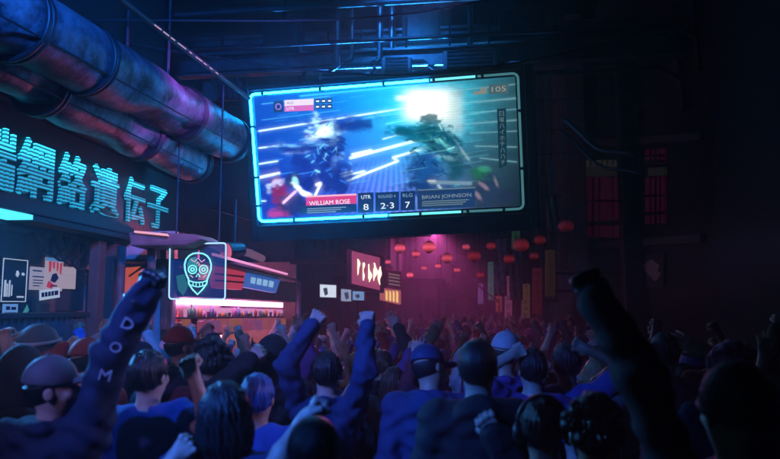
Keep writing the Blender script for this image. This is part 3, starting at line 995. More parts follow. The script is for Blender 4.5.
    over(.55 * np.exp(-(np.abs(x - 450) / 13) ** 4) * np.exp(-(np.abs(y - 112) / 22) ** 4), (.6, .56, .46))
    # right fighter
    over(.95 * blob(432, 138, 20, 12, 8, .22, .3, 3), (.0, .07, .085))
    over(.9 * blob(405, 133, 18, 5.5, 5, .3, .25, 1), (.0, .13, .24))
    over(.9 * blob(430, 122, 9, 8, 0, .25, .3, 5), (.0, .06, .075))
    over(.8 * blob(448, 150, 18, 8, 35, .3, .3, 4), (.04, .12, .15))
    over(.9 * blob(424, 172, 16, 20, 8, .25, .22, 6), (.002, .025, .14))
    over(.7 * blob(440, 186, 12, 9, 0, .35, .2, 6), (.03, .1, .26))
    dt = (.0, .06, .1)
    for a in ((428, 134, 396, 131, 4.5, dt, .85), (440, 150, 458, 166, 6, dt, .7), (458, 166, 452, 186, 5, dt, .7), (432, 152, 422, 188, 8, (.006, .06, .22), .85), (446, 132, 462, 146, 4, dt, .8), (434, 126, 438, 150, 10, dt, .7)):
        line(*a)
    add(.3 * blob(440, 142, 10, 2, 30, .5, .3, 1), (.2, .9, .8)); add(.25 * blob(447, 158, 12, 2, 15, .5, .3, 2), (.5, .9, .9)); add(.2 * blob(425, 148, 6, 3, 0, .5, .4, 2), (.2, .8, .7))
    add(.25 * blob(462, 150, 10, 1.4, 55, .5, .3, 2), (.5, .6, .6))
    for (cx, cy, sx_, sy_, n_, pal) in ((328, 152, 24, 26, 60, ((.0, .01, .12), (.02, .16, .6), (.12, .5, .95), (.3, .75, 1.1))), (434, 150, 22, 28, 64, ((.0, .02, .05), (.0, .05, .12), (.03, .3, .38), (.25, .6, .6)))):
        for k in range(n_):
            x0_, y0_ = cx + G.normal() * sx_ * .5, cy + G.normal() * sy_ * .5
            an = G.choice([-.25, .5, 1.2, 2.2]) + G.normal() * .25
            ln_ = G.uniform(2, 8)
            line(x0_, y0_, x0_ + ln_ * math.cos(an), y0_ + ln_ * math.sin(an), G.uniform(.35, 1.1), pal[G.choice(4, p=[.4, .3, .2, .1])], G.uniform(.4, .9))
    for k in range(46):
        y0_ = G.uniform(92, 188)
        x0_ = G.uniform(258, 470)
        ln_ = G.uniform(8, 34)
        line(x0_, y0_, x0_ + ln_, y0_ - ln_ * .16, G.uniform(.25, .5), (.05, .4, .95) if x0_ < 400 else (.1, .4, .45), G.uniform(.15, .5))
    over(.7 * blob(430, 186, 24, 7, -3, .4, .35, 13), (.003, .02, .11)); over(.6 * blob(456, 168, 9, 10, 0, .4, .4, 14), (.004, .04, .06))
    # portrait, lower left
    over(.95 * blob(281, 196, 7, 15, -20, .25, .3, 1), (.2, .01, .09))
    over(.95 * blob(292, 206, 15, 11, -10, .15, .15, 2), (.012, .02, .13))
    over(.85 * blob(276, 182, 5.5, 3.2, 10, .5, .6, 2), (.6, .55, .85)); over(.7 * blob(268, 187, 2.5, 3, 0, .5, .4, 2), (.5, .65, 1))
    over(.95 * blob(293, 180, 8, 7, 20, .2, .2, 3), (.01, .02, .14))
    over(.9 * blob(295, 181, 2.2, 4.2, -15, .5, .4, 3), (.3, .7, .85))
    over(.95 * blob(301, 190, 8, 2.2, 35, .4, .35, 3), (.8, .95, 1))
    line(283, 203, 296, 191, 1.5, (.8, .5, .75), .9)
    line(313, 200, 321, 183, 1.4, (.75, .85, 1), .95); line(316, 185, 321, 183, 1.8, (.8, .8, 1), .9)
    over(.8 * blob(277, 213, 6, 3, 0, .6, .4, 1), (.55, .03, .18))
    # portrait, lower right
    over(.9 * blob(481, 173, 10, 6.5, 10, .25, .3, 3), (.01, .1, .05))
    add(.14 * blob(484, 169, 6, 3, 0, .4, .3, 2), (.1, .8, .4))
    over(.9 * blob(488, 192, 14, 16, -15, .2, .2, 4), (.012, .03, .07))
    over(.85 * blob(507, 196, 8, 7, 0, .2, .15, 4), (.01, .02, .05))
    line(430, 182, 472, 183.5, 2, (.12, .2, .26), .9); line(428, 181, 436, 181, 1.2, (.35, .4, .4), .8)
    line(438, 185, 442, 190, 1.5, (.3, .4, .45), .8)
    add(.3 * blob(484, 186, 6, 2, 40, .4, .2, 2), (.5, .3, .35)); add(.3 * blob(478, 196, 5, 2, 50, .4, .2, 2), (.5, .3, .35)); add(.22 * blob(496, 182, 5, 1.6, 70, .4, .2, 2), (.5, .4, .35))
    # broadcast noise, LED rows
    c *= (1 + .06 * G.standard_normal(n))[:, None]
    c *= (.93 + .07 * np.sin(v * SH / .0175 * PI))[:, None]
    return np.clip(c, 0, 1.6)


grid_picture('display', SC - SR * (hw - .035) - SU * (hh - .035) - SN * .012, (SR * (SW - .07), SU * (SH - .07)), (620, 300), paint, vcol_emis('display_picture', 1.4), scr)
tubep = rr_path([SC + SR * sx * hw + SU * sy * hh + SN * .035 for sx, sy in ((-1, 1), (-1, -1), (1, -1), (1, 1))], .07)
# neon edge; emission set weaker piece by piece towards the right


def tube_piece(mb_pts, m_):
    return MB().tube(mb_pts, .017, 8).out('neon_tube', m_, scr, True)


neonA = emis('edge_cyan', (.006, .36, 1.0), 55.0)
neonB = emis('edge_teal', (.12, .62, .72), 1.6)
neonC = emis('edge_weak', (.12, .4, .45), .42)
sp_ = lambda a, u: SC + SR * a * hw + SU * u * hh + SN * .035
e = .06
arc = lambda sx, sy, n=5: [SC + SR * (sx * hw - sx * .07 * (1 - math.sin(k)) ) + SU * (sy * hh - sy * .07 * (1 - math.cos(k))) + SN * .035 for k in np.linspace(0, PI / 2, n)]
tube_piece([sp_(.36, 1)] + arc(-1, 1)[0:1] + arc(-1, 1)[1:] + list(reversed(arc(-1, -1))) + [sp_(.0, -1)], neonA)
tube_piece([sp_(.375, 1), sp_(.7, 1)], neonB)
tube_piece([sp_(.015, -1), sp_(.55, -1)], neonB)
tube_piece([sp_(.715, 1)] + arc(1, 1) + list(reversed(arc(1, -1))) + [sp_(.565, -1)], neonC)
for a, u, vert in [(x, 1, 0) for x in (-.9, -.45, .03, .4, .75)] + [(x, -1, 0) for x in (-.72, -.18, .25, .6, .86)] + [(-1, y, 1) for y in (-.3, .5, -.75)] + [(1, y, 1) for y in (-.4, .45)]:
    p = SC + SR * a * hw + SU * u * hh
    mb = MB()
    mb.tube([p - (SR if not vert else SU) * .018 + SN * .035, p + (SR if not vert else SU) * .018 + SN * .035], .024, 8)
    mb.tube([p + SN * .03, p - SN * .03], .01, 6)
    mb.out('clip', black_plastic, scr)
# captions
SPo = SC + SN * .004


def spt(px, py, off=.004):
    return on_plane(px, py, SC + SN * off, SN)


def srect(name, px0, py0, px1, py1, m_, off=.002, slope=-.045):
    # slope follows the screen's own tilt
    dy = (px1 - px0) * slope
    return MB().slab([spt(px0, py0, off), spt(px0, py1, off), spt(px1, py1 + dy, off), spt(px1, py0 + dy, off)], .004).out(name, m_, scr)


def stext(txt, px, py, wpx, hpx, m_, off=.006):
    k = 9.2 / F / 1.0
    return text_out('caption', txt, m_, scr, spt(px, py, off), SR, SU, wpx * k, hpx * k, .002)


ui_dark = emis('ui_dark', (.006, .035, .14), .8)
ui_navy = emis('ui_navy', (.012, .05, .16), .8)
ui_red = emis('ui_red', (.85, .05, .25), .8)
ui_pinkline = emis('ui_pinkline', (1, .5, .65), .9)
ui_white = emis('ui_white', (.85, .93, 1), 1.0)
ui_pale = emis('ui_pale', (.35, .6, .8), .55)
ui_grey = emis('ui_grey', (.2, .33, .4), .55)
srect('caption_bar', 306, 197.6, 356.5, 205.8, ui_red)
srect('caption_bar', 306, 195.8, 356.5, 197.6, ui_pinkline)
srect('caption_bar', 300, 206.2, 356.5, 214.5, ui_dark)
stext('WILLIAM ROSE', 329.5, 202.4, 44, 4.6, ui_white)
for k, yy in enumerate((208.4, 210.4, 212.4)):
    srect('caption_line', 307, yy, 346 - 5 * k, yy + .9, ui_pale, .006)
srect('caption_box', 358, 193, 373.5, 213, ui_dark)
stext('UTR', 366, 197, 10, 3.8, ui_white)
stext('8', 366, 207, 5.5, 6.4, ui_white)
srect('caption_box', 375.3, 192.5, 399, 211.6, ui_dark)
stext('ROUND 4', 387, 196.3, 18, 3.2, ui_pale)
stext('2·3', 387.3, 205.6, 14, 6, ui_white)
srect('caption_box', 400.6, 191.6, 415, 210.6, ui_dark)
stext('RLG', 407.6, 195.2, 10, 3.6, ui_pale)
stext('7', 407.6, 204.8, 5, 6.2, ui_white)
srect('caption_bar', 417.5, 190.4, 475, 209.4, ui_navy)
srect('caption_bar', 417.5, 189.6, 475, 190.8, ui_grey, .005)
stext('BRIAN JOHNSON', 446.5, 196.6, 50, 4.8, emis('ui_grey2', (.35, .48, .55), .6))
for k, yy in enumerate((200.6, 202.6, 204.6)):
    srect('caption_line', 422, yy + .6, 469 - 3 * k, yy + 1.7, ui_grey, .006)
# scoreboard, upper left
srect('caption_box', 273.5, 101, 283, 112.5, ui_navy)
ring = MB().tube([spt(278.3 + 2.6 * math.cos(a), 106.6 + 2.8 * math.sin(a), .008) for a in np.linspace(0, 2 * PI, 17)[:-1]], .009, 6, closed=True)
ring.out('badge', emis('ui_violet', (.35, .15, .7), .9), scr)
srect('caption_bar', 284.5, 100, 313.5, 106, emis('ui_pinkwhite', (.95, .8, .92), .9))
srect('caption_bar', 284.5, 106.1, 313.5, 111.6, emis('ui_pink', (.8, .18, .55), .85))
stext('ALE', 290, 102.7, 7, 2.6, emis('ui_ink', (.25, .3, .6), .6), .007)
stext('UTR', 290.5, 108.6, 8, 2.8, ui_white, .007)
for i in range(3):
    for j in range(2):
        srect('caption_box', 315 + i * 6, 98.8 + j * 5.6 - .2 * i, 320 + i * 6, 103.4 + j * 5.6 - .2 * i, ui_navy)
        srect('caption_line', 316 + i * 6, 100.4 + j * 5.6 - .2 * i, 319 + i * 6, 102 + j * 5.6 - .2 * i, ui_white, .006)
# vertical caption and logo, right
MB().slab([spt(497, 109), spt(499, 168.5), spt(507, 165), spt(506, 108)], .004).out('caption_bar', emis('ui_tealdark', (.006, .04, .06), .8), scr)
for k, ch in enumerate('日曜ハイホチハハチ'):
    stext(ch, 501.6 + k * .17, 113.5 + k * 6.1, 4.6, 4.8, ui_grey)
srect('caption_box', 489, 84.5, 508.5, 94, emis('ui_logo_bg', (.1, .18, .2), .6), .002, -.05)
stext('105', 498.8, 88.9, 14, 5, emis('ui_logo', (.5, .55, .5), .55))
MB().slab([spt(473, 92), spt(474, 95), spt(487, 93.5), spt(487, 87.5), spt(483, 86.5), spt(479, 91)], .004).out('badge', emis('ui_logo2', (.4, .45, .4), .5), scr)

# hanging gear and roof frame above the screen
def beam(label, p, q, w, h, m_=None):
    p, q = np.asarray(p, float), np.asarray(q, float)
    d = (q - p) / np.linalg.norm(q - p)
    sd = np.cross(d, (0, 0, 1)); sd /= np.linalg.norm(sd)
    u = np.cross(sd, d)
    mb = MB()
    # I-section
    for (a0, a1, b0, b1) in ((-w, w, h * .8, h), (-w, w, -h, -h * .8), (-w * .15, w * .15, -h * .8, h * .8)):
        i = len(mb.v)
        for e_ in (p, q):
            mb.v += [e_ + sd * a0 + u * b0, e_ + sd * a1 + u * b0, e_ + sd * a1 + u * b1, e_ + sd * a0 + u * b1]
        mb.f += [(i + 3, i + 2, i + 1, i), (i + 4, i + 5, i + 6, i + 7)] + [(i + k, i + (k + 1) % 4, i + 4 + (k + 1) % 4, i + 4 + k) for k in range(4)]
    o = mb.out('steel_beam', m_ or steel)
    tag(o, label, 'beam', 'steel beams over the street')
    return o


beam('steel beam directly above the screen that carries its hangers', (-4.3, 9.75, 5.62), (3.6, 9.55, 5.62), .09, .14)
beam('upper steel beam behind the cooling boxes over the screen', (-4.3, 10.4, 6.15), (3.6, 10.3, 6.15), .12, .2)
beam('high steel beam furthest overhead across the street', (-4.3, 8.2, 6.75), (3.6, 8.1, 6.75), .12, .2)
for i, px in enumerate((300, 372, 452, 505)):
    a = at(px, 84, Y=9.35)
    MB().tube([SC + SR * ((px - 386) / 136 * hw) + SU * (hh + .1) - SN * .2, (a[0], 9.68, 5.5)], .03, 8).out('hanger', dark_metal, scr)
# cooling boxes


def cooling(label, px0, py0, px1, py1, Y, vents=6):
    a, c = at(px0, py1, Y=Y), at(px1, py0, Y=Y)
    t = thing('cooling_unit', label, 'cooling unit', ((a[0] + c[0]) / 2, Y, a[2]), 'cooling units above the screen')
    MB().box((a[0], Y, a[2]), (c[0], Y + .5, c[2])).out('case', mat('cooler_grey', (.2, .22, .24), .5, .3, 5, .4, .1), t, bevel=.03)
    f = MB()
    for k in range(vents):
        z = a[2] + (c[2] - a[2]) * (k + .7) / (vents + .4)
        f.box((a[0] + .06, Y - .014, z), (c[0] - .06, Y - .002, z + (c[2] - a[2]) / vents * .5))
    f.out('grille', dark_metal, t)
    for x in (a[0] + .1, c[0] - .1):
        MB().tube([(x, Y + .25, c[2]), (x, Y + .25, 6.3)], .016, 6).out('hanger', dark_metal, t)


cooling('wide pale cooling box above the right half of the screen', 443, 48, 497, 75, 9.5)
cooling('squarish cooling box above the screen centre beside the pipes', 381, 56, 412, 78, 9.5)
cooling('low cooling box above the left part of the screen', 318, 55, 366, 84, 9.9)
cooling('dim cooling box past the top right screen corner', 520, 40, 565, 66, 9.8, 4)
for i, (px, py0, py1, Y) in enumerate(((337, 20, 66, 9.4), (352, 14, 58, 9.6), (380, 10, 60, 9.6), (392, 14, 58, 9.7), (470, 20, 48, 9.8))):
    a, c = at(px, py1, Y=Y), at(px, py0, Y=Y)
    o = MB().tube([(a[0] - .12, Y, a[2] - .06), (a[0] - .03, Y, a[2] - .01), a, c, (c[0], Y, 7.2)], .045 if i != 1 else .03, 10).out('drain_pipe', steel, None, True)
    tag(o, ['bright bent drain pipe left above the screen centre', 'thin drain pipe right beside the bright bent one', 'drain pipe above the squarish cooling box', 'drain pipe right of the squarish cooling box pipe', 'drain pipe rising from the wide cooling box'][i], 'pipe', 'drain pipes above the screen')
# louvred panel left of the screen top
t = thing('louvre_panel', 'slanted louvred panel left above the screen corner', 'panel', at(222, 72, Y=10))
MB().slab([at(203, 50, Y=10), at(203, 100, Y=10), at(243, 100, Y=10), at(243, 50, Y=10)], .06).out('panel', navy_wall, t)
for k in range(6):
    x = 205 + k * 6
    MB().slab([at(x, 52, Y=9.97), at(x - 1, 60, Y=9.97), at(x + 12, 98, Y=9.85), at(x + 15, 96, Y=9.85)] if x + 15 < 246 else [at(x, 52, Y=9.97), at(x - 1, 56, Y=9.97), at(241, 80, Y=9.9), at(242, 74, Y=9.9)], .03).out('slat', steel, t)
a = at(222, 50, Y=10.05)
MB().tube([a, (a[0], a[1], 6.4)], .02, 6).out('hanger', dark_metal, t)
for i, (x0, x1, y_, z_, r_) in enumerate(((-4.2, 3.2, 9.3, 6.3, .05), (-4.2, 3.2, 10.0, 5.95, .07), (-4.2, 3.2, 9.2, 5.7, .03), (-2.9, 3.2, 9.9, 5.35, .04), (-4.2, -.2, 9.7, 5.5, .035))):
    o = MB().tube([(x0, y_, z_), (x0 + .02, y_, z_ + .01), (x1 - .3, y_ - .1, z_ + .05), (x1, y_ - .1, z_ - .15), (x1 + .02, y_ - .1, z_ - .6)], r_, 10).out('conduit', dark_metal, None, True)
    tag(o, ['dark conduit across the street just in front of the cooling boxes', 'thickest dark conduit across the street, behind the cooling boxes', 'thin dark conduit nearest the camera above the screen', 'dark conduit just above the screen top rail', 'short dark conduit ending above the screen middle'][i], 'conduit', 'conduits above the screen')
for i, (px0, py0, px1, py1, Y) in enumerate(((262, 18, 300, 62, 9.8), (402, 6, 440, 46, 10.2), (500, 8, 545, 36, 10.0))):
    a, c = at(px0, py1, Y=Y), at(px1, py0, Y=Y)
    t = thing('junction_box', ['dark junction box left above the screen', 'dark junction box high over the screen middle', 'dark junction box high past the wide cooling box'][i], 'junction box', (a[0], Y, a[2]), 'junction boxes above the screen')
    MB().box((a[0], Y, a[2]), (c[0], Y + .35, c[2])).out('case', dark_metal, t, bevel=.02)
    MB().box((a[0] + .06, Y - .02, a[2] + .06), (c[0] - .06, Y - .002, c[2] - .06)).out('cover', hm, t)
    MB().tube([((a[0] + c[0]) / 2, Y + .2, c[2]), ((a[0] + c[0]) / 2, Y + .2, 6.9)], .03, 8).out('stem', dark_metal, t)

# overhead cables
for i, (p0, p1, sag, r) in enumerate(((at(562, 118, Y=9), at(634, 156, Y=8.4), .12, .035), (at(558, 128, Y=9.2), at(640, 175, Y=8.4), .15, .02), (V3(-4.2, 7.6, 5.2), V3(2.9, 8.3, 5.4), .5, .015), (V3(-4.2, 6.5, 5.0), V3(2.9, 7.5, 6), .35, .012), (V3(-4.2, 10.8, 3.6), V3(-.5, 12, 3.2), .25, .012))):
    pts = [p0 + (p1 - p0) * t_ - V3(0, 0, sag * math.sin(PI * t_)) + V3(0, 0, .03 * math.sin(9 * t_)) for t_ in np.linspace(0, 1, 16)]
    o = MB().tube(pts, r, 8).out('overhead_cable', black_plastic, None, True)
    tag(o, ['thick sagging cable bundle right of the screen', 'thin sagging cable under the thick bundle right of the screen', 'cable slung across the street above the screen', 'highest cable crossing the street in front of the beams', 'short cable behind the kiosk roof'][i], 'cable', 'cables over the street')

# ---- far end of the street
fe = thing('end_building', 'hazy magenta building closing the far end of the street', 'building', (0, 38, 0))
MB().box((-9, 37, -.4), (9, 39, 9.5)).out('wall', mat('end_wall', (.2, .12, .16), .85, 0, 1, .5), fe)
for i in range(7):
    for j in range(3):
        MB().box((-3 + i * 1.1, 36.95, 1.0 + j * 2.4), (-2.4 + i * 1.1, 36.996, 2.3 + j * 2.4)).out('window', MATS['dark_pane'], fe)
# diagonal stair
st = thing('outdoor_stair', 'pale diagonal stair coming down toward the crowd at the far end', 'stair', at(468, 300, Y=24))
p0, p1 = at(441, 278, Y=24), at(500, 326, Y=24)
sg = MB()
sg.slab([p0, p0 - V3(0, 0, .22), p1 - V3(0, 0, .22), p1], .08)
q0 = V3(0, .9, 0)
sg.slab([p0 + q0, p0 + q0 - V3(0, 0, .22), p1 + q0 - V3(0, 0, .22), p1 + q0], .08)
sg.out('stringer', mat('stair_paint', (.12, .1, .09), .7, 0, 3, .4), st)
n = 14
tr = MB()
for k in range(n):
    p = p0 + (p1 - p0) * (k + .5) / n
    tr.box((p[0] - .12, 24.02, p[2] - .03), (p[0] + .12, 24.88, p[2]))
tr.out('tread', dark_metal, st)
MB().tube([p0 + V3(0, 0, .8), p1 + V3(0, 0, .8)], .025, 8).out('handrail', rail_mat, st)
for k in range(6):
    p = p0 + (p1 - p0) * k / 5
    MB().tube([p, p + V3(0, 0, .8)], .018, 6).out('baluster', rail_mat, st)
MB().box((p0[0] - 2.0, 23.9, p0[2] - .2), (p0[0] + .02, 25, p0[2] - .02)).out('landing', dark_metal, st)
for x in (p0[0] - 1.9, p0[0] - .1):
    MB().tube([(x, 24.4, -.4), (x, 24.4, p0[2] - .2)], .06, 8).out('post', rail_mat, st)

# ---- right side buildings
XR = 3.3
rb = thing('market_building', 'dark market building with magenta panels and a pale lettered strip', 'building', (XR, 9, 0))
w = MB()
w.box((XR, 6.2, 0), (XR + .4, 16, 9))
w.out('wall', mat('shaded_wall', (.016, .015, .017), .85, 0, 2.2, .6, .5, 14), rb)  # same darkened colour, painted shade for the right side
KR = lambda px, py, dx=0: at(px, py, X=XR - .06 - dx)
mg = emis('magenta_panel', (.6, .01, .25), .016)
for px0, px1, py0, py1 in ((578, 606, 178, 238), (606, 632, 178, 238), (645, 664, 150, 164), (645, 664, 178, 224)):
    MB().slab([KR(px0, py0), KR(px0, py1), KR(px1, py1 - 1), KR(px1, py0 - 2)], .04).out('panel', mg, rb)
    for k in range(1, 4):
        xm = px0 + (px1 - px0) * k / 4
        MB().slab([KR(xm, py0 - 1, .01), KR(xm, py1, .01), KR(xm + (.6, 1.4, .8)[k - 1], py1, .01), KR(xm + (.6, 1.4, .8)[k - 1], py0 - 1, .01)], .02).out('mullion', dark_metal, rb)
    for k in range(1, 3):
        ym = py0 + (py1 - py0) * (k / 3 + .04 * k)
        MB().slab([KR(px0, ym, .015), KR(px0, ym + 1 + k, .015), KR(px1, ym + k, .015), KR(px1, ym - 1, .015)], .02).out('mullion', dark_metal, rb)
MB().slab([KR(572, 167, .02), KR(572, 177, .02), KR(634, 176, .02), KR(634, 163, .02)], .05).out('sign_strip', emis('pale_strip', (.5, .5, .42), .009), rb)  # faint emission put in so the strip shows in the dark
q = MB()
for k in range(9):
    x = 580 + k * 5.6
    q.slab([KR(x, 160, .05), KR(x, 167, .05), KR(x + 3.6, 166.8, .05), KR(x + 3.6, 159.8, .05)], .02)
q.out('sign_lettering', emis('pale_block', (.5, .48, .4), .018), rb)
q = MB().slab([KR(648, 168, .02), KR(648, 176, .02), KR(664, 175.5, .02), KR(664, 167, .02)], .05).out('sign_strip', MATS['pale_strip'], rb)
MB().slab([KR(585, 222, .03), KR(585, 226, .03), KR(632, 222, .03), KR(632, 219, .03)], .05).out('ledge', steel, rb)
for py in (138, 240):
    pts = [KR(545, py + 6, -.02), KR(545, py + 12, -.02), KR(700, py + 2, .02), KR(700, py - 6, .02)]
    MB().slab(pts, .05).out('ledge', concrete, rb)
t = thing('round_poster', 'dim pale poster with a round face-like blot on the dark right wall', 'poster', KR(651, 270))
MB().slab([KR(641, 255), KR(641, 288), KR(663, 288), KR(663, 253)], .02).out('sheet', mat('poster_black', (.03, .03, .032), .7), t)
blot = MB()
for i, (cx, cy, r) in enumerate(((651, 268, 7.5), (655, 275, 5))):
    blot.slab([KR(cx + r * math.cos(a) * (1 + .2 * math.sin(3 * a)), cy - r * math.sin(a) * (1 + .15 * math.cos(4 * a)), .01 + .006 * i) for a in np.linspace(2 * PI, 0, 19)[1:]][::-1] if 0 else [KR(cx + r * math.cos(a) * (1 + .2 * math.sin(3 * a)), cy - r * math.sin(a) * (1 + .15 * math.cos(4 * a)), .01 + .006 * i) for a in np.linspace(0, 2 * PI, 19)[:-1]], .004)
blot.out('blot', mat('poster_pale', (.4, .4, .38), .7, 0, 30, .7), t)
o = MB().box((XR - .42, KR(640, 200)[1] - .2, 0), (XR - .1, KR(640, 200)[1] + .1, 7)).out('pillar', dark_metal, None, bevel=.02)
tag(o, 'dark square pillar standing before the magenta panels on the right', 'pillar')
rb2 = thing('dark_block', 'unlit block closing in the street on the far right', 'building', (XR, 2, 0))
MB().box((XR - .1, -4, 0), (XR + .4, 6.1, 9)).out('wall', MATS['shaded_wall'], rb2)  # darkened wall colour again in place of shade
for k in range(3):
    MB().box((XR - .15, -.5 + 2 * k, 3), (XR - .1, .5 + 2 * k, 4.4)).out('shutter', dark_metal, rb2)
rb3 = thing('pilaster_building', 'far right building of greenish vertical pilasters in the pink haze', 'building', (3, 24, 0))
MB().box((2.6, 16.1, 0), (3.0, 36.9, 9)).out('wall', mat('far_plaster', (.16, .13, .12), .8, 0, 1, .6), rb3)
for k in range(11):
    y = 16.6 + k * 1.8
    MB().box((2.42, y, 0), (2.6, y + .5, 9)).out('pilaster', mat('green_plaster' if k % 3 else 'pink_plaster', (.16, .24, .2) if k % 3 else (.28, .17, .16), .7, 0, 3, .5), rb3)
vs_lab = ['dull teal', 'rust red', 'dim pink', 'brown', 'faint violet', 'dull green', 'dark red', 'dim amber']
for i, (px, py0, py1, w_px, Y, c, e_) in enumerate(((488, 262, 300, 6, 30, (.1, .5, .5), .16), (496, 272, 312, 6, 24, (.8, .12, .08), .2), (505, 276, 318, 7, 21, (.9, .2, .5), .16), (522, 284, 318, 8, 17, (.5, .22, .1), .13),
                                                (478, 284, 304, 5, 33, (.5, .2, .8), .22), (512, 226, 262, 8, 19, (.1, .35, .22), .1), (533, 268, 314, 9, 15, (.6, .04, .06), .07), (546, 250, 296, 9, 14, (.6, .3, .08), .035))):
    t = thing('vertical_sign', '%s upright sign board jutting from the far right building, %s' % (vs_lab[i], ['farthest but one', 'third from the far end', 'fourth from the far end', 'beside the greenish banner', 'farthest of all', 'highest of them', 'low near the dark wall', 'nearest of them'][i]), 'sign', at(px, py1, Y=Y), 'upright signs down the street')
    q4 = [at(px, py0, Y=Y), at(px, py1, Y=Y), at(px + w_px, py1, Y=Y), at(px + w_px, py0, Y=Y)]
    MB().slab(q4, .14).out('board', emis('vsign_%d' % i, c, e_ * .65), t)
    for k in range(5):
        y_ = py0 + (py1 - py0) * (k + .25) / 5
        gm = MB()
        ch_ = (py1 - py0) / 5
        bars = [(.2, random.uniform(.0, .2), .8, .08), (random.uniform(.3, .6), .05, .1, .6), (.25, random.uniform(.45, .6), .6, .08)]
        for (bx, by, bw, bh) in bars[:random.choice((2, 3))]:
            X0, X1, Y0, Y1 = px + w_px * bx, px + w_px * (bx + bw * .8), y_ + ch_ * by, y_ + ch_ * (by + bh)
            gm.slab([at(X0, Y0, Y=Y - .02), at(X0, Y1, Y=Y - .02), at(X1, Y1, Y=Y - .02), at(X1, Y0, Y=Y - .02)], .015)
        gm.out('glyph', mat('vsign_block', (.05, .03, .03), .7), t)
    e0 = (q4[2] + q4[3]) / 2
    MB().box((e0[0], Y + .04, e0[2] - .03), (XR - .4 if Y > 16 else XR, Y + .1, e0[2] + .03)).out('bracket', dark_metal, t)
for i, (px, py0, py1, Y, c) in enumerate(((500, 238, 296, 15.5, (.22, .2, .16)), (516, 250, 300, 13.5, (.13, .2, .18)), (553, 196, 232, 12.5, (.25, .2, .17)))):
    a, c2 = at(px - 6, py1, Y=Y), at(px + 6, py0, Y=Y)
    t = thing('hanging_banner', ['long worn pale banner behind the dim lanterns', 'greenish worn banner right of the pale one', 'short brown banner beside the screen corner'][i], 'banner', ((a[0] + c2[0]) / 2, Y, c2[2]), 'worn cloth banners')
    n = 16
    vs, fs = [], []
    for k in range(n + 1):
        for j in range(9):
            vs.append((a[0] + (c2[0] - a[0]) * j / 8, Y + .03 * math.sin(j * 1.6 + k * .3), a[2] + (c2[2] - a[2]) * k / n))
    for k in range(n):
        for j in range(8):
            i0 = k * 9 + j
            fs.append((i0, i0 + 1, i0 + 10, i0 + 9))
    mb = MB(); mb.v = vs; mb.f = fs
    ob = mb.out('cloth', mat('banner_cloth%d' % i, c, .9, 0, 8, .8, .2), t, True)
    sm = ob.modifiers.new('thickness', 'SOLIDIFY'); sm.thickness = .006
    MB().tube([(a[0] - .05, Y, c2[2]), (c2[0] + .05, Y, c2[2])], .014, 8).out('rod', dark_metal, t)
    MB().tube([((a[0] + c2[0]) / 2, Y, c2[2]), ((a[0] + c2[0]) / 2, Y, 6.2)], .006, 6).out('cord', black_plastic, t)

# ================================================================ PEOPLE


def smin(a, b, k):
    h = np.maximum(k - np.abs(a - b), 0) / k
    return np.minimum(a, b) - h * h * k * .25


